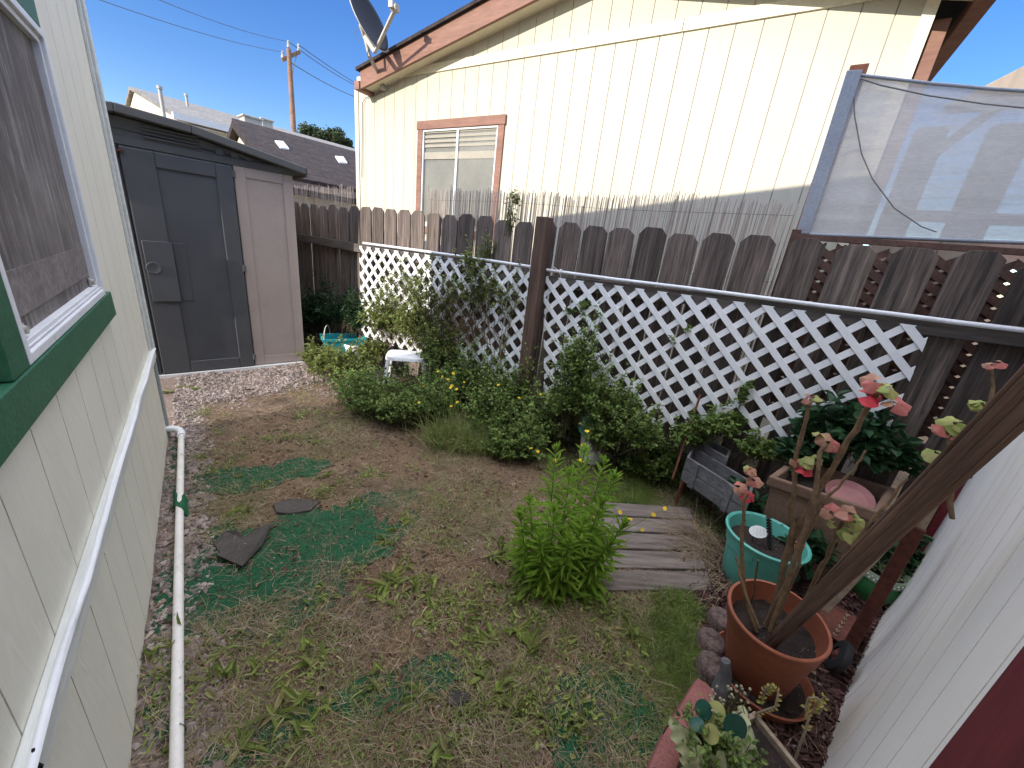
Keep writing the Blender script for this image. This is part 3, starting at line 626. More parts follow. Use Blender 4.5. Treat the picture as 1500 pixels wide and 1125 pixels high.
# ================================================================== neighbour's shade cloth, porch and brown lattice fence (right)
NC=.30
tl=FF.px(1243,109,NC); tr=FF.px(1500,122,NC); bl=FF.px(1170,340,NC); br=FF.px(1500,352,NC)
ct=thing('shade_cloth','translucent grey shade cloth stretched on posts above the fence at right','cloth',FF.P(bl[0],NC,bl[1]))
m,nt,N,L,b=_new('shade_netting'); co=_coords(nt,None,1,0)
c=_ramp(nt,_noise(nt,_coords(nt,(0,0,1),.25,0),40,5,.7),[(.3,(.50,.50,.49)),(.7,(.64,.63,.61))])
L.new(c,b.inputs['Base Color']); b.inputs['Roughness'].default_value=.8
tb=N.new('ShaderNodeBsdfTransparent'); mx=N.new('ShaderNodeMixShader')
al=_ramp(nt,_noise(nt,_coords(nt,ef,10,0),60,4,.75),[(.30,.84),(.70,.97)]); L.new(al,mx.inputs[0])
tr_=N.new('ShaderNodeBsdfTranslucent'); L.new(c,tr_.inputs['Color']); m2=N.new('ShaderNodeMixShader'); m2.inputs[0].default_value=.35; L.new(b.outputs[0],m2.inputs[1]); L.new(tr_.outputs[0],m2.inputs[2])
L.new(tb.outputs[0],mx.inputs[1]); L.new(m2.outputs[0],mx.inputs[2]); L.new(mx.outputs[0],N['Material Output'].inputs['Surface'])
uE=tr[0]-1.6; nu,nz=60,26; vs=[];fs=[]
for j in range(nz+1):
    for i in range(nu+1):
        t=i/nu; uu=tl[0]+(uE-tl[0])*t+(bl[0]-tl[0])*(1-j/nz)*(1-t)
        zt_=tl[1]+(tr[1]-tl[1])*(uu-tl[0])/(tr[0]-tl[0]) -.03*math.sin(math.pi*min(1,max(0,t*1.6))); zb_=bl[1]+(br[1]-bl[1])*(uu-bl[0])/(br[0]-bl[0])
        z=zb_+(zt_-zb_)*j/nz
        vs.append(FF.P(uu,NC+.012*mnoise.noise(Vector((uu*5,z*3,2)))+.006*mnoise.noise(Vector((uu*3,z*22,5))),z))
for j in range(nz):
    for i in range(nu): k=j*(nu+1)+i; fs.append((k,k+1,k+nu+2,k+nu+1))
mb=MB(); mb.add(vs,fs); cl=mb.build('netting',m,ct,smooth=80)
hem=mat('doubled_netting_hem',(.36,.38,.41),(.29,.31,.34),5,rough=.8,fine=.2,fscale=120)
mb=MB(); k=.055
mb.poly(FF,[(bl[0]+.012,bl[1]-.01),(tl[0]+.012,tl[1]+.01),(tl[0]-k,tl[1]+.005),(bl[0]-k,bl[1]-.01)],NC-.03,NC-.012)
vb=[vs[i]-np.array([0,0,.012])-FF.n*.012 for i in range(0,nu+1,3)]; mb.tube(vb,.011,8)
vt=[vs[nz*(nu+1)+i]-FF.n*.008 for i in range(0,nu+1,3)]; mb.tube(vt,.008,8); mb.build('hem',hem,ct,bevel=.004)
mb=MB()
def fpx(x,y,n): 
    u_,z_=FF.px(x,y,n); return FF.P(u_,n,z_)
n_=NC-.02
mb.tube([fpx(x,y,n_) for x,y in ((1252,112),(1290,125),(1360,140),(1440,152),(1500,158))],.004,5)
mb.tube([fpx(x,y,n_) for x,y in ((1249,112),(1252,170),(1262,225),(1278,262),(1310,305),(1350,332),(1372,340))],.003,5); mb.build('cord',M['greycable'],ct)
# posts of the neighbour's porch behind the cloth
po=thing('porch_frame','timber porch posts, brace and white roof edge behind the grey shade cloth','porch',FF.P(-2.2,.9,0))
mb=MB(); mb.box(FF,tl[0]-.075,tl[0]+.005,NC+.02,NC+.10,0,tl[1]+.05); mb.build('corner_post',mat('orange_brown_post',(.42,.15,.07),(.28,.10,.05),8,rough=.8,axis=(0,0,1)),po,bevel=.004)
tanw=mat('porch_timber',(.33,.27,.21),(.24,.19,.15),8,rough=.85,axis=(0,0,1))
n2=.95
for x0,x1,yy in ((1300,1345,300),(1400,1460,310)):
    a=FF.px(x0,yy,n2)[0]; c_=FF.px(x1,yy,n2)[0]
    mb=MB(); mb.box(FF,a,c_,n2,n2+.12,0,2.42); mb.build('porch_post',tanw,po,bevel=.004)
p,q=fpx(1320,260,n2-.05),fpx(1470,150,n2-.05); mb=MB(); mb.bar(p,q,.05,.09,up=tuple(FF.n)); mb.build('brace',tanw,po,bevel=.003)
a=FF.px(1440,200,n2)[0]; zc=FF.px(1440,150,n2)[1]; mb=MB(); mb.poly(FF,[(a+.22,zc-.02),(a-1.8,zc-.02),(a-1.8,zc+.16),(a-.05,zc+.16)],n2-.06,n2+.10); mb.build('beam',tanw,po,bevel=.004)
mb=MB(); a=FF.px(1290,320,n2)[0]; mb.box(FF,a-2.6,a,n2+.03,n2+.07,1.66,1.80); mb.box(FF,a-2.6,a,n2+.03,n2+.07,1.9,1.96); mb.build('railing',mat('railing_paint',(.45,.30,.24),(.40,.26,.2),6,rough=.7),po)
# brown privacy lattice behind the pickets under the cloth
bz=thing('privacy_lattice','brown privacy lattice fence between the pickets and the grey shade cloth','lattice',FF.P(-1.9,.16,0))
lu0,lu1=FF.px(1172,345,.16)[0],-3.3; zt1=FF.px(1300,352,.2)[1]-.030
bw=mat('brown_lattice_wood',(.17,.095,.07),(.10,.055,.042),8,rough=.85,fine=.3)
for k,sl in enumerate((.62,-.62)):
    mb=MB(); c=-1.2
    while c<3.4:
        # strip z = z0 + sl*(u-lu1)
        z_at=lambda u: c+sl*(u-lu1)
        h_=.042
        us=[u for u in np.linspace(lu1,lu0,40) if .7<z_at(u)<zt1-h_]
        if len(us)>1: mb.poly(FF,[(us[0],z_at(us[0])),(us[-1],z_at(us[-1])),(us[-1],z_at(us[-1])+h_),(us[0],z_at(us[0])+h_)],.16+k*.007,.1665+k*.007)
        c+=.058
    mb.build('slat_layer',bw,bz)
mb=MB(); mb.box(FF,lu1,lu0,.15,.19,zt1+.001,zt1+.028); mb.box(FF,lu1,lu0,.15,.19,.6,.699); mb.box(FF,lu0,lu0+.045,.15,.19,.0,zt1+.05); mb.build('frame',bw,bz)
# ================================================================== right-hand wall of our house
rg=thing('house_wall','stained white grooved wall with maroon trim boards at the right edge','house',rw0)
RL=float(np.hypot(*(rw1-rw0)[:2]))
mlow=RF.px(1388,1123,-.0175)[0]
us=np.arange(mlow+.0,RL-.005,.158)
def wallsheet(u0,u1):
    mb=MB(); ns=14; pts=[]
    for i in range(ns+1):
        z=-.03+ 2.6*(i/ns)**2.2; flare=tuple(-.045*math.exp(-z/.22)*(.4+.6*math.sin(math.pi*min(1,max(0,(uu+.25)/(RL+.25))))) for uu in (u0,u1))
        pts.append((z,flare))
    vs=[]
    for (z,(fa,fb_)) in pts: vs+=[RF.P(u0,fa,z),RF.P(u1,fb_,z),RF.P(u1,fb_+.012,z),RF.P(u0,fa+.012,z)]
    fs=[]
    for i in range(ns):
        b=i*4; fs+=[(b,b+1,b+5,b+4),(b+1,b+2,b+6,b+5),(b+2,b+3,b+7,b+6),(b+3,b,b+4,b+7)]
    fs+=[(0,3,2,1),(ns*4,ns*4+1,ns*4+2,ns*4+3)]
    mb.add(vs,fs); return mb
mb=MB()
for i in range(len(us)):
    a=us[i]+.003; b_=(us[i+1] if i+1<len(us) else RL)-.003
    s_=wallsheet(a,b_); mb.add(s_.v,s_.f)
mb.build('siding',M['sid_r'],rg,smooth=30)
mb=MB(); mb.box(RF,-1.3,RL,.02,.14,-.05,2.9); mb.build('wall_backing',M['groove'],rg)
mb=MB(); mb.box(RF,-1.2,mlow-.002,-.028,.0195,-.03,2.55); mb.build('door_trim',M['maroon'],rg,bevel=.004)
mb=MB(); mb.box(RF,RL+.002,RL+.06,-.035,.13,-.03,2.9); mb.build('corner_board',M['maroon'],rg,bevel=.004)
# ================================================================== far houses, pole, trees
def gable_house(t,p0,p1,half,he,hr_,mats,over=.3,name='roof'):
    """ridge from p0 to p1 (xy), half width, eave / ridge heights"""
    p0=np.array(p0[:2]);p1=np.array(p1[:2]);d=p1-p0;Ln=np.hypot(*d);d/=Ln;az=math.degrees(math.atan2(d[0],d[1])); fr=Fr(p0,az)
    mb=MB(); 
    for a,b_ in ((0,.15),(Ln-.15,Ln)):
        vs=[fr.P(uu,nn,z) for uu in (a,b_) for nn,z in ((-half,-.1),(half,-.1),(half,he),(0,hr_-.06),(-half,he))]
        mb.add(vs,[(0,1,2,3,4),(9,8,7,6,5)]+[(i,5+i,5+(i+1)%5,(i+1)%5) for i in range(5)])
    for s in (-1,1): mb.box(fr,.15,Ln-.15,s*half-.1 if s>0 else -half,half if s>0 else -half+.1,-.1,he)
    mb.build('wall',mats[0],t)
    k=(hr_-he)/half; rf=MB()
    for s in (-1,1):
        e_=s*(half+over); ze=he-k*over
        vs=[fr.P(uu,nn,z+dz) for dz in (0,.10) for uu,nn,z in ((-over,0,hr_),(Ln+over,0,hr_),(Ln+over,e_,ze),(-over,e_,ze))]
        rf.hexa(vs)
    r=rf.build(name,mats[1],t); 
    return fr,Ln,k,r
def elz(x,y,dist):    # world point of a pixel at a horizontal distance
    return at(x,y,dist)
A=at(196,133,20.); azr=39.
Bp=A[:2]+np.array([math.sin(R_(azr)),math.cos(R_(azr))])*24.
t=thing('house','cream house with a long grey shingle roof and white eaves behind the shed','house',(A[0],A[1],0))
_r=np.array([math.sin(R_(azr)),math.cos(R_(azr))]); _e=at(258,171,1.); _d=np.dot(A[:2],_r)/np.dot(_e[:2],_r); E_=at(258,171,float(_d)); half=float(np.hypot(*(E_-A)[:2])); hr_=A[2]; he=E_[2]; kk=(hr_-he)/half; print('far house',_d,half,hr_,he)
fr,Ln,k,rf=gable_house(t,A,Bp,half,he,hr_,(M['cream'],M['shingle_g']),over=.10)
# which side faces the camera
sgn=1 if np.dot(fr.n[:2],-A[:2])>0 else -1
mb=MB(); e_=sgn*(half+.10); ze=he-k*.10
mb.box(fr,-.1,Ln+.1,min(e_,e_+sgn*.14),max(e_,e_+sgn*.14),ze-.06,ze+.09); mb.build('gutter',M['white'],t)
mb=MB(); mb.box(fr,-.2,Ln+.2,min(sgn*half,e_),max(sgn*half,e_),ze-.12,ze-.09); mb.build('eave_soffit',M['white'],t)
def on_roof(x,y):
    d=ray(x,y); nrm=fr.n*k*sgn+np.array([0,0,1.]); p0=fr.P(0,0,hr_+.1); return CAM+d*np.dot(nrm,p0-CAM)/np.dot(nrm,d)
for x,y,hh,r in ((240,168,.50,.04),(275,156,.28,.04)):
    p=on_roof(x,y); mb=MB(); mb.tube([p-[0,0,.1],p+[0,0,hh]],r,10); mb.tube([p+[0,0,hh],p+[0,0,hh+.06]],r*1.35,10); mb.build('vent_pipe',M['galv'],t,smooth=50)
for x,y,w_ in ((368,186,.5),(390,188,.34)):
    p=on_roof(x,y); f2=Fr(p,azr); mb=MB(); mb.box(f2,-w_/2,w_/2,-w_/2,w_/2,p[2]-.1,p[2]+.22); mb.box(f2,-w_/2-.05,w_/2+.05,-w_/2-.05,w_/2+.05,p[2]+.2205,p[2]+.27); mb.build('roof_vent',M['galv'],t,bevel=.01)
A2=at(352,190,9.6); A2e=A2[:2]+np.array([math.sin(R_(azr)),math.cos(R_(azr))])*8.
t2=thing('house','low cream house with dark brown banded roof and two skylights behind the fence','house',(A2[0],A2[1],0))
half2=1.75; k2_=.55; fr2,Ln2,k2r,rf2=gable_house(t2,A2,A2e,half2,A2[2]-k2_*half2,A2[2],(M['cream'],M['shingle_b']),over=.12)
sg2=1 if np.dot(fr2.n[:2],-A2[:2])>0 else -1
mb=MB()
for i in range(1,9):
    q=i/9*(half2+.1); z=A2[2]-k2r*q+.105
    mb.hexa([fr2.P(uu,sg2*nn,zz+dz) for dz in (0,.05) for uu,nn,zz in ((-.12,q-.20,z+k2r*.2),(Ln2+.1,q-.20,z+k2r*.2),(Ln2+.1,q,z),(-.12,q,z))])
mb.build('shingle_course',M['shingle_b'],rf2)
def on_roof2(x,y):
    d=ray(x,y); nrm=fr2.n*k2r*sg2+np.array([0,0,1.]); p0=fr2.P(0,0,A2[2]+.12); return CAM+d*np.dot(nrm,p0-CAM)/np.dot(nrm,d)
for qs in (((403,211),(415,212),(424,223),(411,221)),((491,233),(503,234),(509,243),(497,242))):
    P=[on_roof2(*q) for q in qs]; mb=MB(); mb.hexa([p+np.array([0,0,.0]) for p in P]+[p+np.array([0,0,.06]) for p in P]); mb.build('skylight',M['white'],t2)
# power pole
pb_=at(429,192,38.); pt_=at(423,72,38.)
t3=thing('power_pole','tall wooden power pole with one crossarm against the blue sky','pole',(pb_[0],pb_[1],0))
base=np.array([pb_[0],pb_[1],0]); top=np.array([pt_[0],pt_[1],pt_[2]])
base=base+(base-0)*0
mb=MB(); mb.tube([base,top],[.24,.15],12); mb.build('pole_shaft',M['pole'],t3,smooth=50)
ca,cb=at(413,88,38.),at(439,76,38.4); mb=MB(); mb.bar(ca,cb,.22,.22); cr=mb.build('crossarm',M['pole'],t3,bevel=.02)
ins=[]
for pth in (ca*.94+cb*.06,ca*.04+cb*.96,top):
    mb=MB(); mb.lathe(pth+np.array([0,0,.08]),[(0,0),(.10,0),(.12,.12),(.06,.22),(.1,.30),(.05,.42),(0,.42)],10); mb.build('insulator',M['galv'],t3,smooth=50); ins.append(pth+np.array([0,0,.45]))
mb=MB(); mb.bar(ca*.5+cb*.5+np.array([0,0,-1.1]),ca*.15+cb*.85,.05,.05); mb.build('strut',M['galv'],t3)
def wire(label,p,q,sag,r=.013):
    mb=MB(); mb.tube([p*(1-s)+q*s-np.array([0,0,sag*4*s*(1-s)]) for s in np.linspace(0,1,16)],r,4); tag(mb.build('power_line',M['wire']),label,'cable','overhead power lines')
wire('power line from the pole top to the upper left of the sky',ins[2],at(205,-12,24.),.2)
wire('fainter lower power line from the crossarm end to the upper left of the sky',ins[0],at(130,-6,24.),.2)
wire('power line from the pole top down towards the cream house roof',ins[2],at(560,138,75.),.6,.03)
wire('power line from the right crossarm end down behind the satellite dish',ins[1],at(585,148,75.),.6,.03)
wire('lowest power line from the crossarm down behind the house gutter',at(428,93,38.),at(560,150,75.),.6,.03)
# distant trees
for x,y,rr in ((463,196,1.25),(491,203,1.1),(506,210,.6)):
    c=at(x,y,62.); tt=thing('tree','round dark tree far off beyond the grey roof' if x<480 else ('small dark tree far off between two roofs' if x<500 else 'smallest dark treetop far off beside the cream house'),'tree',(c[0],c[1],0),'far trees beyond the roofs')
    mb=MB(); mb.tube([np.array([c[0],c[1],0]),c*.5+np.array([c[0],c[1],0])*.5,c],[.25,.18,.05],8)
    for k in range(7):
        d=unit(rng.normal(0,1,3)+np.array([0,0,.4])); mb.tube([c-np.array([0,0,rr*.7]),c+d*rr*.8],[.08,.02],5)
    mb.build('trunk',M['pole'],tt)
    n=1500; cl_=c+rng.normal(0,.5,(9,3))*rr*np.array([1.,1.,.75]); P=cl_[rng.integers(0,9,n)]+rng.normal(0,.26,(n,3))*rr
    mb=MB(); leaves(mb,P,rng.normal(0,1,(n,3)),rng.normal(0,1,(n,3)),.34,.2); mb.build('crown',L_['tree'],tt)
# ================================================================== props
def gp(x,y,z=0): p=G(x,y,z); return np.array([p[0],p[1],gh(p[0],p[1])+z])
# --- plank platform
pf=thing('plank_platform','low weathered grey plank platform behind the tall bright green weed','platform',(*gp(945,800)[:2],0))
A_,B_,C_,D_=G(868,733,.028),G(1012,742,.028),G(1040,866,.028),G(862,866,.028)
for i in range(5):
    a0,a1=i/5+.012,(i+1)/5-.012; L0,L1=A_+(D_-A_)*a0,A_+(D_-A_)*a1; R0,R1=B_+(C_-B_)*a0,B_+(C_-B_)*a1
    j=random.uniform(-.02,.02); d=unit(R0-L0)*j
    mb=MB(); mb.hexa([p+d-np.array([0,0,.03]) for p in (L1,R1,R0,L0)]+[p+d for p in (L1,R1,R0,L0)]); mb.build('plank',M['plank'],pf,bevel=.004)
# --- terracotta pot on its saucer
def lathe_obj(name,c,prof,m,parent,n=48,smooth=35): 
    mb=MB(); mb.lathe(c,prof,n); return mb.build(name,m,parent,smooth=smooth)
SC=np.array([*G(1113,988,.03)[:2],0]); sr_=np.linalg.norm(G(1040,945,.05)-G(1187,1012,.05))/2
sc_=thing('pot_saucer','wide terracotta saucer half full of dirt under the terracotta pot','saucer',SC)
lathe_obj('dish',SC,[(0,.008),(sr_*.86,.008),(sr_*.9,.012),(sr_,.055),(sr_*.965,.058),(sr_*.86,.024),(0,.022)],M['terra'],sc_,64)
mb=MB(); mb.lathe(SC,[(sr_*.87,.026),(sr_*.5,.031),(0,.03)],32); mb.build('dirt',M['soil'],sc_)
PRc=G(1134,906,.33); rl,rr=G(1057,862,.33),G(1212,946,.33); pr=np.linalg.norm(rl-rr)/2*.97
PB=np.array([SC[0]-.012,SC[1]+.012,.032])
tp=thing('terracotta_pot','large terracotta pot of bare pink-leaved geranium stems on a saucer','pot',PB)
tilt=PRc-np.array([PB[0],PB[1],.33]); Hh=.30
ax=np.array([tilt[0]*.6,tilt[1]*.6,Hh]); AX=np.linalg.norm(ax)
mb=MB(); r=pr; mb.lathe(PB,[(0,0),(r*.66,0),(r*.69,.01),(r*.905,AX*.76),(r*.93,AX*.765),(r*.985,AX*.97),(r,AX*.985),(r*.985,AX),(r*.93,AX*1.),(r*.89,AX*.78),(r*.86,AX*.74),(r*.84,AX*.70)],64,axis=ax); mb.build('pot_body',M['terra'],tp,smooth=35)
axu=unit(ax); SO=PB+axu*AX*.72
mb=MB(); a_=unit(np.cross(axu,[0,1,0])); b_=np.cross(axu,a_)
vs=[SO];fs=[]
for i in range(1,9):
    for k in range(40):
        t=2*math.pi*k/40; rr_=r*.86*i/8; vs.append(SO+(a_*math.cos(t)+b_*math.sin(t))*rr_+axu*random.uniform(-.006,.008))
for k in range(40): fs.append((0,1+k,1+(k+1)%40))
for i in range(7):
    for k in range(40): fs.append((1+i*40+k,1+(i+1)*40+k,1+(i+1)*40+(k+1)%40,1+i*40+(k+1)%40))
mb.add(vs,fs); mb.build('soil',M['soil'],tp,smooth=60)
# geranium
GFr=Fr(SO,135.-2)   # vertical plane through the pot, square to the view
def gpx(x,y,n=0.): u_,z_=GFr.px(x,y,n); return GFr.P(u_,n,z_)
ge=thing('geranium','leggy geranium with bare brown stems and pink leaf tufts in the terracotta pot','plant',SO)
def stem(pts,r0,r1,nn=0.,m='woody'):
    P=[gpx(x,y,nn*(1-i/max(1,len(pts)-1))+(nn*.5)) for i,(x,y) in enumerate(pts)]
    Q=[P[0]]
    for a,b in zip(P[:-1],P[1:]):
        for s in (.33,.66,1.): Q.append(a+(b-a)*s+rng.normal(0,.0022,3))
    k=len(Q); rs=[(r0+(r1-r0)*i/(k-1))*(1.18 if i%2 else .92) for i in range(k)]
    mb=MB(); mb.tube(Q,rs,8)
    for i in range(2,k-1,2):
        d=unit(rng.normal(0,1,3)); mb.tube([Q[i],Q[i]+d*rs[i]*1.9],[rs[i]*.5,rs[i]*.3],5)
    mb.build('stem',M[m],ge,smooth=70); return P[-1]
stem([(1108,925),(1092,890),(1087,800),(1090,740),(1094,722)],.0075,.005,.03)
stem([(1112,920),(1085,850),(1078,815)],.006,.004,.05)
stem([(1118,935),(1140,870),(1160,770),(1163,690),(1178,620),(1184,592)],.0095,.005,-.01)
stem([(1125,930),(1150,820),(1190,735),(1235,660),(1262,612),(1285,575)],.0105,.006,-.03)
stem([(1128,925),(1170,800),(1192,735),(1202,665),(1210,650)],.008,.005,.06)
stem([(1120,915),(1165,820),(1205,738),(1240,700),(1258,680),(1268,660)],.005,.0025,.04)
stem([(1150,930),(1205,830),(1222,790),(1232,762)],.0075,.005,-.06)
stem([(1140,900),(1168,830),(1176,800)],.006,.004,.02)
stem([(1100,905),(1103,870),(1110,820)],.004,.003,-.05)
stem([(1160,930),(1220,850),(1245,800),(1300,740),(1330,700)],.0055,.003,.02)
def tuft(x,y,m,nl,size,nn=0.,down=.25):
    c=gpx(x,y,nn); mb=MB()
    for i in range(nl):
        # scalloped round leaf: fan with fluted rim
        d=unit(np.array([rng.normal(0,1),rng.normal(0,1),rng.uniform(-.4,.5)])); nrm=unit(np.array([d[0]*.5,d[1]*.5,1.])-GFr.n*.7*(1 if GFr.n[1]>0 else -1)+rng.normal(0,.25,3)); s_=unit(np.cross(d,nrm)); d=np.cross(nrm,s_)
        R=size*rng.uniform(.95,1.45); vs=[c+d*.006]; k=14
        for q in range(k+1):
            t=(q/k-.5)*2*2.45; rr_=R*(1+.09*math.cos(t*5)); 
            vs.append(c+d*(R*.35)+(d*math.cos(t)+s_*math.sin(t))*rr_*.62-nrm*down*R*(1-math.cos(t))*0-nrm*.35*R*abs(math.sin(t*2.5))*.35-nrm*R*.3)
        mb.add(vs,[(0,1+q,2+q) for q in range(k)])
    mb.build('leaf_tuft',L_[m],ge,smooth=85)
for x,y,m,nl,sz in ((1082,712,'pink',3,.024),(1104,703,'pink',3,.026),(1098,728,'red',2,.026),(1099,686,'pink',2,.024),(1097,690,'lime',2,.017),
    (1185,583,'pink',3,.026),(1192,580,'lime',2,.02),(1284,558,'pink',2,.03),(1270,578,'red',2,.034),(1302,567,'lime',3,.03),(1312,588,'pink',2,.036),
    (1213,648,'pink',3,.03),(1202,636,'lime',1,.022),(1182,676,'lime',2,.022),(1165,673,'pink',2,.022),(1180,687,'red',2,.026),(1196,672,'lime',2,.03),
    (1217,750,'pink',2,.028),(1245,752,'pink',3,.03),(1252,764,'lime',2,.026),(1247,781,'lime',3,.034),(1222,767,'lime',1,.018),(1168,798,'pink',2,.018)):
    tuft(x,y,m,nl,sz)
# --- second geranium seen past the leaning boards
g2=thing('geranium','sparse geranium tips poking up behind the leaning dark boards at right','plant',(*G(1360,800)[:2],0))
def g2px(x,y): return at(x,y,1.55)
_ge=ge; ge=g2; _gpx=gpx
gpx=lambda x,y,nn=0.: g2px(x,y)
stem([(1395,760),(1392,690),(1390,640)],.006,.004); stem([(1420,700),(1448,600),(1455,565),(1452,540)],.005,.003)
for x,y,m,nl,sz in ((1380,621,'pink',2,.026),(1400,619,'lime',3,.03),(1396,636,'pink',2,.02),(1372,662,'lime',2,.024),(1440,590,'lime',3,.026),(1436,596,'lime',1,.02),(1463,530,'pink',4,.016),(1455,534,'pink',3,.014)): tuft(x,y,m,nl,sz)
ge=_ge; gpx=_gpx
# --- leaning boards
lb=thing('leaning_boards','dark weathered boards leaning from the terracotta pot up to the right wall','boards',SO)
def bpx(x,y,d): return at(x,y,d)
p0=SO+np.array([.05,-.05,-.03]); q0=bpx(1512,574,1.0)
p0=bpx(1128,944,float(np.hypot(SO[0],SO[1]))-.06); 
view=unit(q0+p0-2*CAM)
db=mat('dark_weathered_board',(.30,.18,.125),(.10,.058,.044),9,.3,.7,.85,bump=.8,bscale=90,axis=unit(q0-p0),ratio=16,fine=.4,fscale=60)
upv=tuple(-view)
for off,w_,h_,k in ((-.024,.009,.024,.006),(-.015,.0105,.028,0),(-.005,.0115,.030,.003),(.0075,.016,.030,-.002),(.021,.012,.024,.003)):
    s_=unit(np.cross(q0-p0,-view)); mb=MB(); ext=(q0-p0)*.12
    mb.bar(p0+s_*off*.55+view*k+(q0-p0)*rng.uniform(0,.02),q0+ext+s_*off*1.05+view*k,w_,h_,up=upv); mb.build('board',db,lb,bevel=.003)
# --- pale stake behind the boards
mb=MB(); a=at(1207,893,1.80); c_=at(1350,740,1.82); mb.bar(a,c_,.032,.02,up=tuple(-view)); tag(mb.build('wooden_stake',M['stakewood'],bevel=.002),'pale wooden stake crossing behind the dark leaning boards','stake')
# --- rusty hand cart
wc=G(1230,962,.07); hc_=thing('hand_cart','rusty red hand cart with one black wheel beside the white wall','cart',(wc[0],wc[1],0))
ta=G(1205,905,.08); tb_=G(1262,935,.08); 
d1=unit(G(1290,868,.1)-G(1245,945,.1)); d2=np.array([-d1[1],d1[0],0])
c0=G(1238,925,.06)
mb=MB(); mb.hexa([c0+d1*a+d2*b+np.array([0,0,z]) for z in (-.005,.005) for a,b in ((-.09,-.055),(.13,-.055),(.13,.10),(-.09,.10))]); 
mb.build('toe_plate',M['rust'],hc_,bevel=.003)
mb=MB(); 
for i in range(11):
    p=c0+d1*(-.07+i*.018)+np.array([0,0,.009]); mb.lathe(p+np.array([0,0,.0])+d2*.02,[(.0045,-.002),(.0075,0),(.0045,.002)],8,axis=d2 if i%2 else np.array([0,0,1]))
ch=mb.build('chain',M['stakewood'],hc_,smooth=60)
wax=unit(np.array([d2[0],d2[1],.25])-d1*.25)
mb=MB(); mb.lathe(wc,[(.030,-.018),(.052,-.018),(.066,-.012),(.070,0),(.066,.012),(.052,.018),(.030,.018)],36,axis=wax); wh=mb.build('wheel',M['rubber'],hc_,smooth=40)
mb=MB(); mb.lathe(wc,[(0,-.022),(.012,-.022),(.014,-.014),(.031,-.012),(.031,.012),(.014,.014),(.012,.022),(0,.022)],28,axis=wax); mb.build('hub',M['rust'],wh,smooth=40)
mb=MB(); mb.bar(G(1246,944,.07),at(1345,772,1.86),.042,.026,up=tuple(-view)); mb.build('upright',M['rust'],hc_,bevel=.004)
mb=MB(); mb.bar(at(1343,775,1.87),at(1372,722,1.87),.036,.024,up=tuple(-view)); mb.build('handle',M['stakewood'],hc_,bevel=.004)
# --- teal pot
def pot(name,label,cat,c,prof,m,soilz,soilr,group=None,ax=None,n=48):
    t=thing(name,label,cat,c,group); mb=MB(); mb.lathe(c,prof,n,axis=ax); mb.build('pot_body',m,t,smooth=35)
    if soilz:
        mb=MB(); A=np.array([0,0,1.]) if ax is None else unit(ax); a=unit(np.cross(A,[0,1.,0])); b=np.cross(A,a); o=np.asarray(c)+A*soilz
        vs=[o]+[o+(a*math.cos(2*math.pi*k/32)+b*math.sin(2*math.pi*k/32))*soilr*f+A*random.uniform(-.006,.006) for f in (.35,.7,1) for k in range(32)]
        fs=[(0,1+k,1+(k+1)%32) for k in range(32)]+[(1+i*32+k,1+(i+1)*32+k,1+(i+1)*32+(k+1)%32,1+i*32+(k+1)%32) for i in range(2) for k in range(32)]
        mb.add(vs,fs); mb.build('soil',M['soil'],t,smooth=60)
    return t
TR=G(1123,785,.27); tr_=np.linalg.norm(G(1062,765,.27)-G(1184,808,.27))/2; Tc=np.array([TR[0]-.0,TR[1],0.]); r=tr_
tpot=pot('plastic_pot','teal plastic pot with an oval white tag behind the terracotta pot','pot',Tc,[(0,0),(r*.70,0),(r*.73,.01),(r*.86,.185),(r*.90,.19),(r*.97,.262),(r*1.02,.264),(r*1.03,.274),(r*.99,.28),(r*.94,.272),(r*.86,.2),(r*.83,.17)],M['teal'],.205,r*.86)
TF=Fr(Tc,130.)
def tpx(x,y,n=0.): u_,z_=TF.px(x,y,n); return TF.P(u_,n,z_)
tg=thing('plant_tag','oval white plant tag on a dark stake in the teal pot','tag',tpx(1113,800))
mb=MB(); c=tpx(1111,779); vn=unit(CAM-c); s_=unit(np.cross(vn,[0,0,1.])); u_=np.cross(s_,vn); s2=unit(s_*.9-u_*.35); u2=np.cross(vn,s2)
vs=[c+s2*.040*math.cos(t)+u2*.029*math.sin(t) for t in np.linspace(0,2*math.pi,25)[:-1]]; vs2=[v-vn*.002 for v in vs]
mb.add(vs+vs2,[tuple(range(24)),tuple(range(47,23,-1))]+[(i,24+i,24+(i+1)%24,(i+1)%24) for i in range(24)]); fc=mb.build('tag_face',M['white'],tg)
mb=MB()
for k in range(6):
    for seg in range(3+k%2):
        a=-.026+seg*.0135+random.uniform(0,.002); yy=.016-k*.0062
        if abs(a+.004)<.029*math.sqrt(max(.05,1-(yy/.029)**2)): mb.bar(c+vn*.0006+s2*a+u2*yy,c+vn*.0006+s2*(a+.007)+u2*(yy+.0004),.0009,.0004,up=tuple(vn))
mb.build('pencil_marks',mat('pencil',(.25,.25,.25),None,rough=.9,fine=0),fc)
mb=MB(); mb.bar(c-vn*.004-s2*-.02-u2*.012,tpx(1100,815),.006,.004,up=tuple(vn)); mb.build('stake',M['cable'],tg)
mb=MB(); f0,f1=tpx(1126,758,-.01),tpx(1128,800,-.01)
mb.tube([f1*1.5-f0*.5,f1,f0],[.002,.0025,.002],5)
for k in range(11): p=f0+(f1-f0)*k/10.; mb.lathe(p,[(.003,-.0045),(.0125,-.0015),(.013,.0015),(.003,.0045)],8,axis=f1-f0)
tag(mb.build('ribbed_stake',M['cable'],smooth=40),'dark ribbed stake standing in the teal pot beside the white tag','stake')
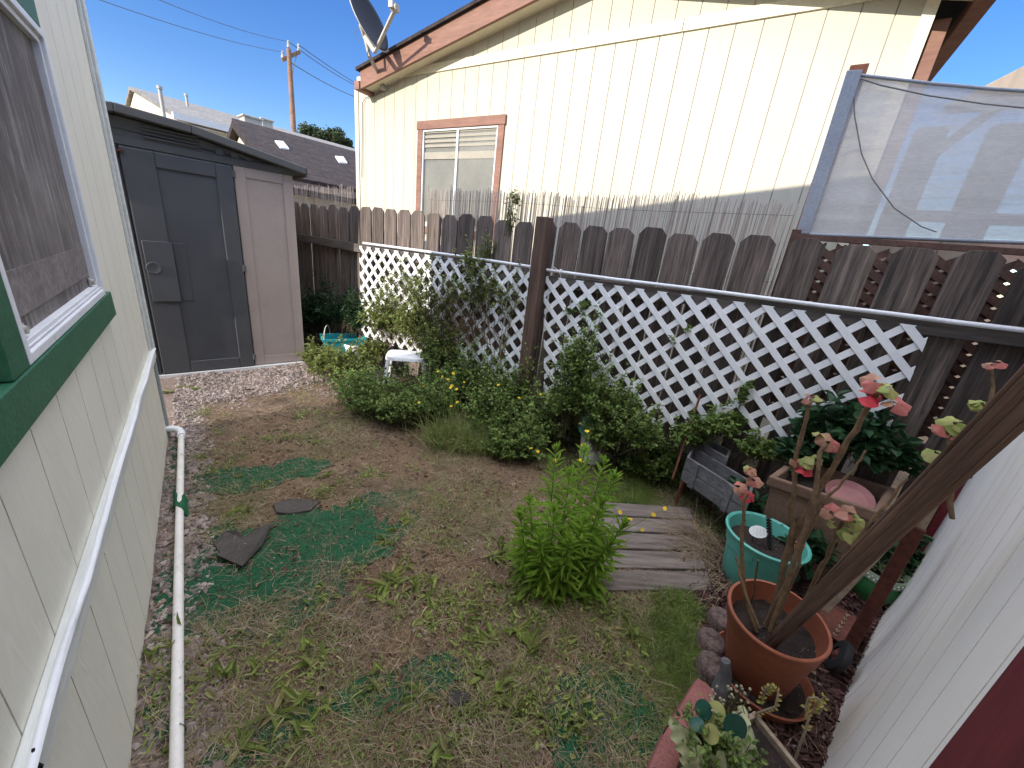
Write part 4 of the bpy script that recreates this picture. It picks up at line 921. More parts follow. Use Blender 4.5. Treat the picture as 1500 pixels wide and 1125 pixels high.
# --- green glazed pot
gc=G(1270,876,.0); gr=.095
gpt=pot('glazed_pot','round green glazed pot with a pale dotted rim under the leaning boards','pot',gc,[(0,0),(gr*.62,0),(gr*.68,.01),(gr*.98,.07),(gr*1.02,.105),(gr*.97,.14),(gr*.93,.147)],mat('green_glaze',(.035,.16,.05),(.02,.09,.03),5,rough=.2,fine=.1),.165,gr*.86)
mb=MB(); mb.lathe(gc,[(gr*.935,.1475),(gr*1.0,.15),(gr*1.05,.19),(gr*1.03,.196),(gr*.95,.192),(gr*.88,.165)],48); rm=mb.build('rim',mat('pale_green_glaze',(.33,.42,.29),(.25,.33,.22),6,rough=.3),gpt,smooth=35)
mb=MB()
for k in range(64):
    t=2*math.pi*k/64; zz=.163+.014*(k%2); rr_=gr*(1.0+.05*(zz-.15)/.04)+.001; mb.lathe(gc+np.array([rr_*math.cos(t),rr_*math.sin(t),zz]),[(.0045,-.001),(.003,.002),(0,.0028)],6,axis=[math.cos(t),math.sin(t),.1])
mb.build('dots',M['white'],rm)
# --- big brown planter with a pink dish in it
pz=.50
c1,c2,c3=G(1126,697,pz),G(1291,752,pz),G(1309,722,pz); c4=c1+(c3-c2)*1.25; c3=c2+(c3-c2)*1.25
if fence_d(*c4[:2])<.06: c4=c4-nfv*(.06-fence_d(*c4[:2]))
if fence_d(*c3[:2])<.06: c3=c3-nfv*(.06-fence_d(*c3[:2]))
ctr=(c1+c2+c3+c4)/4
bp_=thing('square_planter','large square brown planter holding a pink dish in front of the fence','planter',(ctr[0],ctr[1],0))
def ring4(s,z): return [np.array([ctr[0]+(p[0]-ctr[0])*s,ctr[1]+(p[1]-ctr[1])*s,z]) for p in (c1,c2,c3,c4)]
def shell(mb,secs):
    vs=[p for s,z in secs for p in ring4(s,z)]; fs=[(i*4+k,i*4+(k+1)%4,(i+1)*4+(k+1)%4,(i+1)*4+k) for i in range(len(secs)-1) for k in range(4)]
    mb.add(vs,fs)
mb=MB(); shell(mb,[(.78,0),(.90,pz-.10),(.93,pz-.06)]); mb.build('planter_wall',M['brownclay'],bp_,bevel=.01)
mb=MB(); shell(mb,[(.935,pz-.062),(1.0,pz-.055),(1.0,pz),(.86,pz),(.84,pz-.10)]); mb.build('rim',M['brownclay'],bp_,bevel=.008)
mb=MB(); mb.add(ring4(.85,pz-.07),[(0,1,2,3)]); mb.build('soil',M['soil'],bp_)
pd_=G(1245,725,pz-.02)
mb=MB(); mb.lathe(pd_-np.array([0,0,.02]),[(0,0),(.075,0),(.095,.02),(.10,.022),(.097,.027),(.075,.006),(0,.006)],40,axis=(-.25,-.35,1)); tag(mb.build('pink_dish',M['pinkplate'],smooth=35),'dusty pink plastic dish lying in the square brown planter','dish')
# --- grey wooden planter troughs
def trough(label,cs,h_,t_=.016,gap=0,zb=.19):
    """cs: 4 top corners clockwise"""
    cs=[np.array([p[0],p[1],0.]) for p in cs]; ctr=sum(cs)/4; t=thing('wooden_trough',label,'planter',ctr,'grey wooden troughs by the lattice')
    def wall(a,b,z0,z1):
        mb=MB(); mid=(a+b)/2; i_=unit(ctr-mid)*t_; mb.hexa([a+np.array([0,0,z0]),b+np.array([0,0,z0]),b+i_+np.array([0,0,z0]),a+i_+np.array([0,0,z0]),a+np.array([0,0,z1]),b+np.array([0,0,z1]),b+i_+np.array([0,0,z1]),a+i_+np.array([0,0,z1])]); return mb
    for k in range(4):
        a,b=cs[k],cs[(k+1)%4]
        if k%2: d=unit(b-a)*(t_+.001); a,b=a+d,b-d
        for j in range(2):
            wall(a,b,zb+.012+j*(h_/2),zb+.008+(j+1)*(h_/2)-.003).build('board',M['greyplank'],t,bevel=.002)
    mb=MB(); k=.9; mb.flat([tuple(ctr+(p-ctr)*k) for p in cs],zb+.01,zb+.02); mb.build('floor',M['greyplank'],t)
    for p in cs:
        q=ctr+(p-ctr)*.92; mb=MB(); mb.tube([np.array([q[0],q[1],-.02]),np.array([q[0],q[1],zb+.009])],.009,8); mb.build('leg',M['rust'],t)
    for f in (.18,.72):
        a,b=cs[0],cs[1]; p=a+(b-a)*f; o_=-unit(ctr-(a+b)/2)*.008; d=unit(b-a)*.018
        mb=MB(); mb.hexa([q+np.array([0,0,z]) for z in (zb+.004,zb+h_+.004) for q in (p-d+o_*.1,p-d+o_,p+d+o_,p+d+o_*.1)]); mb.build('cleat',M['greyplank'],t,bevel=.002)
    return t
h_=.17
zt_r=.36; a=G(1006,670,zt_r);b=G(1100,730,zt_r);w_=unit(np.array([nfv[0],nfv[1],0]))*.19
trough('grey wooden trough nearest the yard below the white lattice, empty',[a,b,b+w_,a+w_],h_)
a2=G(985,652,h_-.02);b2=G(1020,660,h_-.02)
a2=a+w_+unit(a-b)*.06+w_*.12; b2=a2+unit(b-a)*.30
trough('second grey wooden trough nearer the lattice, behind the first trough',[a2,b2,b2+w_*.7,a2+w_*.7],h_+.03,zb=.20)
# rusty rod leaning at the lattice
mb=MB(); mb.tube([FF.P(FF.px(1000,650,-.35)[0],-.35,FF.px(1000,650,-.35)[1]-.25),FF.P(*[FF.px(1026,578,-.11)[0]],-.11,FF.px(1026,578,-.11)[1])],.0075,8); tag(mb.build('rusty_rod',M['rust'],smooth=50),'rust-red rod leaning on the white lattice beside the troughs','rod')
# --- scalloped concrete edging and red curb
def scallop(px_,label):
    c=gp(*px_); t=thing('edging_block',label,'edging','x' and (c[0],c[1],0),'scalloped concrete edging blocks'); return c,t
pts=[gp(1052,922),gp(1037,955),gp(1038,992)]
for i,(p,lab) in enumerate(zip(pts,('mauve scalloped concrete edging block touching the planks side of the pot','mauve scalloped concrete edging block in the middle beside the saucer','mauve scalloped concrete edging block nearest the red curb'))):
    t=thing('edging_block',lab,'edging',(p[0],p[1],0),'scalloped concrete edging blocks'); mb=MB(); rr_=.052
    prof=[(0,.082),(rr_*.7,.081),(rr_*.93,.070),(rr_,.045),(rr_*1.02,-.02)]
    n=22; vs=[];m_=len(prof)
    for rd,z in prof:
        for k in range(n):
            tt=2*math.pi*k/n; jr=1+.10*mnoise.noise(Vector((math.cos(tt)*2,math.sin(tt)*2,z*20+i*7))); vs.append((p[0]+rd*jr*math.cos(tt)*1.0,p[1]+rd*jr*math.sin(tt)*1.15,z+.006*mnoise.noise(Vector((rd*50,tt*3,i)))))
    mb.add(vs,[(a*n+k,a*n+(k+1)%n,(a+1)*n+(k+1)%n,(a+1)*n+k) for a in range(m_-1) for k in range(n)])
    mb.build('block',M['conc'],t,smooth=50)
cur=[gp(1012,1018,.0),gp(998,1040),gp(980,1070),gp(960,1105),gp(942,1145),gp(925,1200)]
cur=[np.array([p[0]+.03,p[1]-.012,0]) for p in cur]
mb=MB(); sec=[(-.038,-.02),(-.037,.055),(-.030,.075),(.0,.082),(.030,.075),(.037,.055),(.038,-.02)]
vs=[];fs=[]
for i,p in enumerate(cur):
    d=unit(cur[min(i+1,len(cur)-1)]-cur[max(i-1,0)]); s_=np.array([-d[1],d[0],0])
    for (a,z) in sec: vs.append(p+s_*a+np.array([0,0,z+.002*random.random()]))
for i in range(len(cur)-1):
    for k in range(6): fs.append((i*7+k,(i+1)*7+k,(i+1)*7+k+1,i*7+k+1))
fs.append(tuple(range(7)))
mb.add(vs,fs); tag(mb.build('curb_block',M['redconc'],smooth=50,bevel=0),'curved dusty red concrete edging block at the bottom by the window-box plants','edging')
for x,y,s_,lab in ((1070,768,.055,'rounded red-brown brick standing between the dry grass and the teal pot'),(868,655,.05,'broken red-brown brick beside the white bucket under the lattice'),(905,668,.045,'half-buried brown stone behind the tall bright green weed'),(1105,752,.05,'dark round stone behind the teal pot')):
    p=gp(x,y); mb=MB(); n=14
    vs=[];
    for i in range(7):
        ph=-math.pi/2+math.pi*i/6
        for k in range(n):
            t=2*math.pi*k/n; rr_=s_*(1+.28*mnoise.noise(Vector((math.cos(t)*1.4+x,math.sin(t)*1.4,ph*1.3)))); vs.append(p+np.array([rr_*math.cos(ph)*math.cos(t),rr_*math.cos(ph)*math.sin(t)*.8,s_*.5+rr_*math.sin(ph)*.85]))
    mb.add(vs,[(a*n+k,a*n+(k+1)%n,(a+1)*n+(k+1)%n,(a+1)*n+k) for a in range(6) for k in range(n)]); tag(mb.build('stone',M['conc'] if x!=1105 else M['rubber'],smooth=40),lab,'stone')
# flat dark stone in the yard
p=gp(670,1026); mb=MB(); mb.flat([(p[0]+.036*math.cos(t)*(1+.15*math.sin(2*t+1)+.1*math.cos(3*t)),p[1]+.030*math.sin(t)*(1+.12*math.cos(2*t))) for t in np.linspace(0,2*math.pi,22)[:-1]],p[2]-.01,p[2]+.014); tag(mb.build('flat_stone',mat('dark_stone',(.055,.048,.044),(.03,.027,.026),20,rough=.95,bump=.8,bscale=60),bevel=.006),'flat dark stone lying in the dirt near the bottom of the yard','stone')
# --- stool
stc=G(596,573,0); stz=.38
sf=Fr(stc,80.); st=thing('plastic_stool','white plastic step stool standing among green bushes','stool',stc)
hw,hd=.19,.13
mb=MB(); k=9; 
pts=[(hw*math.copysign(abs(math.cos(t))**.35,math.cos(t)),hd*math.copysign(abs(math.sin(t))**.35,math.sin(t))) for t in np.linspace(0,2*math.pi,33)[:-1]]
def sup(s,z): return [sf.P(a*s,b*s,z) for a,b in pts]
R3=[sup(1.02,stz-.035),sup(1.0,stz-.004),sup(.97,stz),sup(.75,stz-.006),sup(.3,stz-.008)]
vs=[p for r_ in R3 for p in r_]; n=32; mb.add(vs,[(i*n+q,i*n+(q+1)%n,(i+1)*n+(q+1)%n,(i+1)*n+q) for i in range(4) for q in range(n)]+[tuple(range(4*n,5*n))]); mb.build('seat',M['white_vinyl'],st,smooth=40)
for a in (-1,1):
    for b in (-1,1):
        mb=MB(); p=sf.P(a*hw*.86,b*hd*.82,stz-.03); q=sf.P(a*hw*1.08,b*hd*1.1,0); mb.bar(p,q,.034,.030,up=tuple(sf.n)); mb.build('leg',M['white_vinyl'],st,bevel=.008)
mb=MB(); mb.bar(sf.P(-hw*.9,-hd*.97,stz-.055),sf.P(hw*.9,-hd*.97,stz-.055),.012,.045); mb.build('apron',M['white_vinyl'],st,bevel=.004)
# --- tub by the shed, clay pot, white pot, white bucket, teal upturned pot
tc=G(503,492,.285); tc=np.array([tc[0],tc[1],.0]); tf=Fr(tc,55.)
tb=thing('plastic_tub','teal plastic tub with a wire handle by the shed corner','tub',tc)
mb=MB(); hw,hd=.22,.13
def rect(s,z): return [tf.P(a*hw*s,b*hd*s,z) for a,b in ((-1,-1),(1,-1),(1,1),(-1,1))]
secs=[(.80,0),(.97,.25),(1.06,.252),(1.07,.285),(.99,.285),(.95,.25),(.80,.06)]
vs=[p for s_,z in secs for p in rect(s_,z)]; mb.add(vs,[(i*4+k,i*4+(k+1)%4,(i+1)*4+(k+1)%4,(i+1)*4+k) for i in range(6) for k in range(4)]+[(24,25,26,27)]); mb.build('tub_body',M['teal_d'],tb,bevel=.012)
mb=MB(); mb.tube([tf.P(-hw*1.0,0,.275)+np.array([0,0,.13*math.sin(t)])+tf.u*(.05*(1-math.cos(t))) +tf.n*hd*math.cos(t) for t in np.linspace(0,math.pi,14)],.005,6); mb.build('handle',M['galv'],tb,smooth=60)
pc_=G(473,541,0); pot('clay_pot','terracotta pot at the foot of the taupe shed corner','pot',pc_,[(0,0),(.07,0),(.10,.14),(.115,.142),(.118,.18),(.10,.18),(.09,.15)],M['terra'],.15,.095)
wc_=G(520,530,0); pot('white_pot','white pot half hidden among leaves between the tub and the stool','pot',wc_,[(0,0),(.08,0),(.11,.2),(.12,.2),(.12,.22),(.105,.22),(.10,.19)],M['white'],.19,.10)
bk=G(864,672,0); pot('white_bucket','dirty white bucket half buried in leaves under the lattice','bucket',bk,[(0,0),(.085,0),(.10,.21),(.108,.21),(.108,.23),(.095,.23),(.09,.19)],M['white_vinyl'],.19,.09)
bt=bk; mb=MB(); mb.lathe(np.array([bt[0],bt[1],.231]),[(.128,0),(.134,.008),(.130,.05),(.118,.11),(.095,.15),(.06,.168),(0,.172)],36); tag(mb.build('upturned_pot',M['teal'],smooth=40),'upturned teal pot sitting on the white bucket among leaves at the lattice','pot')
# --- underlay scrap on the turf
uq=[(313,797),(330,783),(348,785),(357,791),(378,780),(399,777),(385,802),(356,837),(318,822),(322,812)]
mb=MB(); P=[gp(x,y) for x,y in uq]; zz=[.018+.012*(i%3) for i in range(len(P))]; k=len(P)
P=[np.array([p[0],p[1],p[2]+z]) for p,z in zip(P,zz)]
mb.add(P+[p-np.array([0,0,.008]) for p in P],[tuple(range(k)),tuple(range(2*k-1,k-1,-1))]+[(i,k+i,k+(i+1)%k,(i+1)%k) for i in range(k)])
um_=mat('underlay_rubber',(.115,.10,.09),(.075,.066,.06),12,rough=.95,bump=1,bscale=170,fine=.4,fscale=220)
tag(mb.build('turf_scrap',um_,bevel=.002),'torn dark brown scrap of turf flipped upside down on the green turf','turf scrap')
mb=MB(); P=[gp(x,y) for x,y in ((400,742),(430,735),(470,738),(455,752),(425,757),(405,755))]; mb.flat([tuple(p[:2]) for p in P],.0,.022); tag(mb.build('turf_scrap',um_,bevel=.003),'ragged dark underlay scrap behind the flipped turf scrap, half buried','turf scrap')
# turf strip draped over the pipe
gm=mat('green_turf_backing',(.012,.12,.045),(.02,.15,.06),40,rough=.9,bump=1,bscale=220,fine=.4,fscale=260)
mb=MB(); a=G(271,728,.05); dirp=unit(np.array([e2[0]-e1[0],e2[1]-e1[1],0])); sp=np.array([-dirp[1],dirp[0],0]); vs=[];fs=[]
for i in range(7):
    for j in range(9):
        t=(j/8-.5)*2*2.0; s_=(i/6-.5)*.17; pc0=np.array([e1[0],e1[1],0])+unit(np.array([pa[0]-pb[0],pa[1]-pb[1],0]))*.23; vs.append(pc0-dirp*s_*(1-.25*abs(t)*.3)+sp*math.sin(max(-1.57,min(1.57,t)))*.024*(1+.8*max(0,abs(t)-1.57))+np.array([0,0,.008+.040*max(0,math.cos(t/1.3))+.004*random.random()])+dirp*t*.03)
for i in range(6):
    for j in range(8): k=i*9+j; fs.append((k,k+1,k+10,k+9))
mb.add(vs,fs); o=mb.build('turf_strip',gm); o.modifiers.new('solid','SOLIDIFY').thickness=.006; tag(o,'bright green turf offcut draped over the white drain pipe','turf scrap')
# --- window box of mixed plants, bottom edge
wz=.17; w0,w1=G(1112,1052,wz),G(1165,1118,wz); dw=unit(w1-w0); sw2=np.array([-dw[1],dw[0],0]); 
if np.dot(sw2[:2],w0[:2])>0: sw2=-sw2
w0=w0-dw*.02; w1=w1+dw*.16
wb=thing('plant_box','pale wooden plant box of mixed foliage at the bottom edge','planter',((w0+w1)/2)*np.array([1,1,0]))
for a,b in ((w0,w1),(w0+sw2*.17,w1+sw2*.17)):
    mb=MB(); mb.bar(a-np.array([0,0,.07]),b-np.array([0,0,.07]),.014,.14); mb.build('side_board',M['stakewood'],wb,bevel=.002)
for a in (w0+dw*.008,w1-dw*.008):
    mb=MB(); mb.bar(a-np.array([0,0,.07])+sw2*.008,a+sw2*.162-np.array([0,0,.07]),.014,.138); mb.build('end_board',M['stakewood'],wb,bevel=.002)
mb=MB(); mb.hexa([p+np.array([0,0,z]) for z in (-.13,-.02) for p in (w0+sw2*.009+dw*.02,w1+sw2*.009-dw*.02,w1+sw2*.161-dw*.02,w0+sw2*.161+dw*.02)]); mb.build('soil',M['soil'],wb)
WBC=(w0+w1)/2+sw2*.09
# driftwood
p=gp(1050,1035); mb=MB(); q=G(1044,985,.20)
q=np.array([p[0]-.01,p[1]+.03,.19]); mb.tube([p-np.array([0,0,.03]),p*.6+q*.4,p*.3+q*.7+np.array([.008,0,0]),q],[.030,.028,.022,.015],9); tag(mb.build('driftwood',M['greyplank'],smooth=30),'weathered grey wood stump upright between the red curb and the saucer','wood')
# ================================================================== plants
def bush(name,label,cat,blobs,nst,nlf,ll,mleaf,group=None,base=None,asp=.66,up=.55,mstem='stem',leggy=.22,sr=.0018,droop=.0,plane=None):
    """blobs: (centre, (rx,ry,rz)); stems grow from the ground below each blob to its surface and carry leaf pairs"""
    c0=blobs[0][0]; t=thing(name,label,cat,(c0[0],c0[1],0 if base is None else base),group)
    ms=MB(); PP=[];DD=[];NN=[]; nst=int(nst*1.2) if nst>100 else nst; nlf=int(nlf*.95)
    wts=np.array([b[1][0]*b[1][1]+b[1][0]*b[1][2] for b in blobs]); wts=wts/wts.sum()
    for i in range(nst):
        c,r=blobs[rng.choice(len(blobs),p=wts)]; c=np.asarray(c,float); r=np.asarray(r,float)
        d=unit(rng.normal(0,1,3)); d[2]=abs(d[2])*.9-.25; tip=c+d*r*(rng.uniform(.55,1.05)**.6*(1.3 if rng.random()<.25 else 1.))+np.array([0,0,r[2]*(.25*rng.random()+(1.0*rng.random() if rng.random()<.30 else 0))])
        if plane is not None:
            tip=tip+FF.n*min(0,(-plane-np.dot(tip-FF.o,FF.n)))
        root=np.array([c[0]+rng.normal(0,.35)*r[0],c[1]+rng.normal(0,.35)*r[1],0.]) if base is None else np.array([c[0]+rng.normal(0,.3)*r[0],c[1]+rng.normal(0,.3)*r[1],c[2]-r[2]*rng.uniform(.2,.9)])
        if plane is not None: root=root+FF.n*min(0,(-plane-np.dot(root-FF.o,FF.n)))
        if base is None: root[2]=gh(root[0],root[1])-.01
        mid=(root+tip)/2+rng.normal(0,.06,3)*r+np.array([0,0,.12*r[2]])
        ts=np.linspace(0,1,7); P=[(1-s)**2*root+2*s*(1-s)*mid+s*s*tip for s in ts]
        ms.tube(P,[sr*(1.3-.9*s) for s in ts],3,cap=False)
        k=nlf; s=rng.uniform(leggy,1.0,k)**.8; s[0]=1.; s=s[:,None]
        q=(1-s)**2*root+2*s*(1-s)*mid+s*s*tip; tan=unit(tip-root)
        dv=rng.normal(0,1,(k,3)); dv=unit(dv-tan*(dv@tan)[:,None])*1.+tan*up+np.array([0,0,.15-droop])
        PP.append(q+unit(dv)*.004); DD.append(dv); NN.append(np.array([0,0,1.])+rng.normal(0,.45,(k,3)))
    ms.build('stems',M[mstem],t)
    P=np.concatenate(PP);D=np.concatenate(DD);N_=np.concatenate(NN); n=len(P); L=rng.uniform(ll[0],ll[1],n)
    mb=MB(); leaves(mb,P,D,N_,L,L*asp,.22,.18); mb.build('foliage',L_[mleaf],t); return t
def gb(x,y,rx,rz,ry=None,lift=.0): p=G(x,y); return ((p[0],p[1],rz*.85+lift),(rx,ry or rx,rz))
GRP='green bushes along the fence'
def fb(x,y,n,r):  # blob centred on a pixel in a plane n in front of the fence
    u_,z_=FF.px(x,y,n); p=FF.P(u_,n,z_); return (p,r)
bush('bush','small-leaved green bush in front of the white stool','bush',[gb(545,605,.24,.17),gb(590,620,.26,.20),gb(520,585,.2,.16)],330,20,(.014,.030),'bush',GRP,plane=.1)
bush('bush','leafy bush between the white stool and the yellow flowers','bush',[gb(640,618,.22,.22),gb(668,596,.22,.28),gb(640,590,.2,.24)],230,20,(.014,.030),'bush',GRP,plane=.1)
bush('bush','broad green bush below the lattice just left of the fence post','bush',[gb(715,640,.24,.24),gb(745,626,.22,.32),gb(700,606,.22,.30)],330,20,(.014,.031),'bush',GRP,plane=.1)
bush('bush','green bush in front of the foot of the dark fence post','bush',[gb(790,652,.22,.26),gb(765,672,.18,.18),gb(735,672,.14,.13)],280,20,(.014,.031),'bush',GRP,plane=.1)
bush('bush','tall green bush right of the fence post reaching up the lattice','bush',[fb(845,540,-.24,(.16,.14,.30)),fb(825,590,-.28,(.16,.14,.26)),fb(868,590,-.26,(.17,.15,.24)),gb(850,655,.2,.2)],330,22,(.014,.031),'bush',GRP,base=0,plane=.1)
bush('bush','loose green bush spilling from the upturned teal pot onto the lattice','bush',[fb(905,600,-.22,(.16,.14,.2)),fb(935,640,-.26,(.17,.15,.16)),fb(880,640,-.3,(.15,.13,.16))],230,20,(.014,.030),'bush',GRP,base=0,plane=.1)
bush('bush','low rounded bush beside the grey wooden troughs','bush',[gb(950,700,.20,.155),gb(985,690,.16,.14),gb(930,690,.14,.13)],300,20,(.014,.031),'bush',GRP,plane=.1)
bush('bush','green sprays between the lattice and the grey troughs','bush',[fb(1050,625,-.15,(.16,.08,.10)),fb(1010,640,-.18,(.14,.08,.10)),fb(1110,660,-.14,(.14,.08,.10))],150,18,(.014,.031),'bush',GRP,base=0,plane=.1)
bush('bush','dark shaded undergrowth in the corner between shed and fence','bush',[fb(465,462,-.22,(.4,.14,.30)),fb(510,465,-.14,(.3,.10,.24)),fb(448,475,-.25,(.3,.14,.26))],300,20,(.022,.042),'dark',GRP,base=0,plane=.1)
bush('bush','sunlit pale green bush between the teal tub and the stool','bush',[fb(565,470,-.16,(.30,.12,.26)),fb(545,515,-.22,(.2,.12,.14)),fb(610,480,-.16,(.26,.12,.26)),fb(640,520,-.2,(.22,.12,.2))],330,20,(.016,.034),'vine',GRP,base=0,plane=.1)
bush('bush','leafy sprig bush over the clay pot at the shed corner','bush',[gb(470,548,.17,.19),gb(495,556,.22,.20),gb(525,556,.2,.18)],170,18,(.022,.036),'vine',GRP)
bush('climbing_vine','dense vine climbing the left lattice panel, half dry','vine',[fb(650,440,-.11,(.34,.05,.26)),fb(700,430,-.11,(.26,.05,.26)),fb(600,425,-.11,(.34,.05,.26)),fb(650,500,-.13,(.32,.07,.30)),fb(740,440,-.10,(.20,.04,.28)),fb(690,385,-.10,(.16,.04,.12))],190,13,(.016,.034),'vine',base=0,plane=.075)
bush('dry_vine','dry brown tangle of stems inside the vine on the left lattice panel','vine',[fb(690,470,-.09,(.34,.04,.34)),fb(725,490,-.09,(.26,.04,.30)),fb(650,470,-.10,(.3,.04,.30))],95,20,(.006,.014),'dry',base=0,mstem='woody',plane=.075,sr=.0022)
bush('climbing_vine','vine tips rising over the picket tops left of the fence post','vine',[fb(715,370,-.06,(.07,.03,.14)),fb(748,320,-.03,(.07,.03,.16)),fb(690,395,-.08,(.12,.03,.08)),fb(755,290,-.02,(.05,.02,.10))],60,8,(.014,.028),'vine',base=0,leggy=.05)
bush('climbing_vine','thin green sprig hanging on the right half of the white lattice','vine',[fb(1086,585,-.09,(.03,.02,.10)),fb(1078,620,-.09,(.05,.02,.06))],12,18,(.02,.036),'bush',base=0,leggy=.05)
bush('climbing_vine','small leafy sprigs poking through the lattice right of the post','vine',[fb(855,450,-.08,(.05,.02,.04)),fb(835,455,-.08,(.05,.02,.05)),fb(985,500,-.08,(.03,.02,.03)),fb(1005,485,-.08,(.03,.02,.02))],18,9,(.016,.03),'bush',base=0,leggy=.1)
bush('broadleaf_plant','dark broad-leaved plant behind the square brown planter','plant',[fb(1215,640,-.14,(.15,.08,.16)),fb(1265,655,-.14,(.14,.08,.13)),fb(1170,665,-.16,(.14,.08,.13)),fb(1305,680,-.12,(.12,.06,.10))],130,13,(.04,.075),'dark',base=0,asp=.6,leggy=.4,plane=.08)
bush('broadleaf_plant','dark leafy growth round the green glazed pot and cart upright','plant',[((2.0,1.62,.22),(.12,.10,.16)),((1.86,1.62,.2),(.12,.08,.14)),((2.02,1.50,.12),(.08,.08,.12))],90,12,(.03,.055),'dark',base=0,asp=.5)
bush('broadleaf_plant','low dark green leaves between the teal pot and the brown planter','plant',[((1.55,1.62,.16),(.12,.10,.13)),((1.42,1.93,.18),(.1,.1,.12))],60,11,(.04,.07),'dark',base=0,asp=.45)
bush('seedling','thin succulent seedlings in the green glazed pot','plant',[((gc[0],gc[1],.19),(.06,.06,.04))],26,7,(.012,.02),'var',base=.165)
# ---- tall bright weed (goldenrod-like): erect stems with whorls of lance leaves
wd_=thing('tall_weed','tall bright yellow-green weed clump with lance leaves in mid yard','plant',gp(822,845))
def spire(x,y,h_,lean,n=76,ls=.098):
    h_*=1.34
    p=gp(x,y); top=p+np.array([lean[0],lean[1],h_]); ts=np.linspace(0,1,9); P=[p+(top-p)*s+np.array([lean[0],lean[1],0])*(s*s-s)*.5 for s in ts]
    mb=MB(); mb.tube(P,[.0042*(1.15-.75*s) for s in ts],6); st_=mb.build('stem',mat('weed_stem',(.16,.24,.05),None,rough=.7) if 'weed_stem' not in M else M['weed_stem'],wd_,smooth=60)
    k=np.arange(n); s=(.05+.95*(k/n)**.85)[:,None]; q=p+(top-p)*s+np.array([lean[0],lean[1],0])*(s*s-s)*.5
    ang=k*2.399+rng.normal(0,.25,n); el=(-.05+1.05*s[:,0]**1.4)+rng.normal(0,.12,n)
    D=np.stack([np.cos(ang)*np.cos(el),np.sin(ang)*np.cos(el),np.sin(el)],1)
    L=ls*(1.1-.55*s[:,0]**2)*rng.uniform(.8,1.15,n)
    mb=MB(); leaves(mb,q,D,np.array([0,0,1.])+rng.normal(0,.15,(n,3)),L,L*.135,.3,.22)
    m=26; D2=unit(np.stack([rng.normal(0,.42,m),rng.normal(0,.42,m),np.ones(m)],1)); leaves(mb,np.repeat(top[None],m,0)-D2*.008,D2,rng.normal(0,1,(m,3)),rng.uniform(.035,.065,m),.009,.3,.12)
    mb.build('leaves',L_['weed'],wd_)
M['weed_stem']=mat('weed_stem',(.16,.24,.05),None,rough=.7)
for x,y,h_,l in ((795,838,.47,(-.03,.05)),(822,840,.47,(.01,.06)),(850,845,.40,(.06,.03)),(840,858,.35,(.04,-.01)),(780,850,.32,(-.07,.0)),(800,862,.33,(-.03,-.02)),(828,866,.31,(.01,-.03)),(862,862,.27,(.09,.01)),(810,850,.42,(-.01,.02)),(838,845,.44,(.05,.06)),(770,850,.26,(-.07,.02)),(815,872,.26,(0,-.05)),(850,868,.24,(.07,-.03)),(792,868,.24,(-.05,-.03))): spire(x,y,h_,l)
mb=MB(); n=70; c=gp(820,858); P=c+np.stack([rng.normal(0,.07,n),rng.normal(0,.05,n),rng.uniform(0,.03,n)],1); leaves(mb,P,np.stack([rng.normal(0,1,n),rng.normal(0,1,n),rng.uniform(.2,.8,n)],1),np.array([0,0,1.])+rng.normal(0,.2,(n,3)),rng.uniform(.07,.12,n),.026,.2,.25); mb.build('basal_leaves',L_['weed'],wd_)
# ---- yellow flowered plant: grassy leaves, thin stalks, ray flowers
def flower(par,p,r,nrm):
    mb=MB(); n=14; nrm=unit(np.asarray(nrm)); a=unit(np.cross(nrm,[1,0,.1])); b=np.cross(nrm,a); t=np.arange(n)*2*math.pi/n
    D=np.cos(t)[:,None]*a+np.sin(t)[:,None]*b+nrm*.25
    leaves(mb,np.repeat(p[None],n,0),D,np.repeat(nrm[None],n,0),r,r*.42,.05,.05); mb.lathe(p,[(r*.36,0),(r*.3,r*.2),(0,r*.26)],10,axis=nrm); mb.build('flower',L_['yellow'],par)
def flower_plant(label,base_px,tips,nblade,h_,spread):
    p=gp(*base_px); t=thing('flowering_weed',label,'flower',p,'yellow-flowered weeds')
    if nblade:
        mb=MB(); n=nblade; P=p+np.stack([rng.normal(0,spread,n),rng.normal(0,spread*.7,n),np.zeros(n)],1); blades(mb,P,np.stack([rng.normal(0,.45,n),rng.normal(0,.45,n),np.ones(n)],1),rng.uniform(.5,1.1,n)*h_,rng.uniform(.004,.0085,n),rng.uniform(.2,1.1,n)); mb.build('blades',L_['grass'],t)
    for (x,y) in tips:
        dist=float(np.hypot(p[0],p[1]))+rng.normal(0,.04); q=at(x,y,dist); b=p+np.array([rng.normal(0,.03),rng.normal(0,.03),0]); mid=(b+q)/2+np.array([rng.normal(0,.01),rng.normal(0,.01),.02])
        mb=MB(); mb.tube([(1-s)**2*b+2*s*(1-s)*mid+s*s*q for s in np.linspace(0,1,6)],.0014,4); mb.build('stalk',M['weed_stem'],t)
        flower(t,q,rng.uniform(.010,.0135),np.array([rng.normal(0,.3),rng.normal(0,.3)-.4,1]))
flower_plant('grassy clump with a dozen yellow flowers in front of the left lattice','' or (662,650),[(664,547),(656,556),(648,552),(662,565),(669,570),(660,568),(680,560),(642,544),(621,566),(614,590),(670,589),(661,595)],620,.40,.11)
flower_plant('second grassy clump leaning right of the yellow flowers, few blooms','' or (700,660),[(730,564),(760,583),(792,578)],420,.34,.10)
flower_plant('lone yellow flowers on thin stalks rising behind the tall bright weed','' or (850,790),[(778,657),(788,661),(813,674),(852,677),(850,674),(853,652),(860,632)],40,.14,.05)
flower_plant('single yellow flower on a long stalk at the back of the plank platform','' or (890,735),[(899,703)],16,.1,.03)
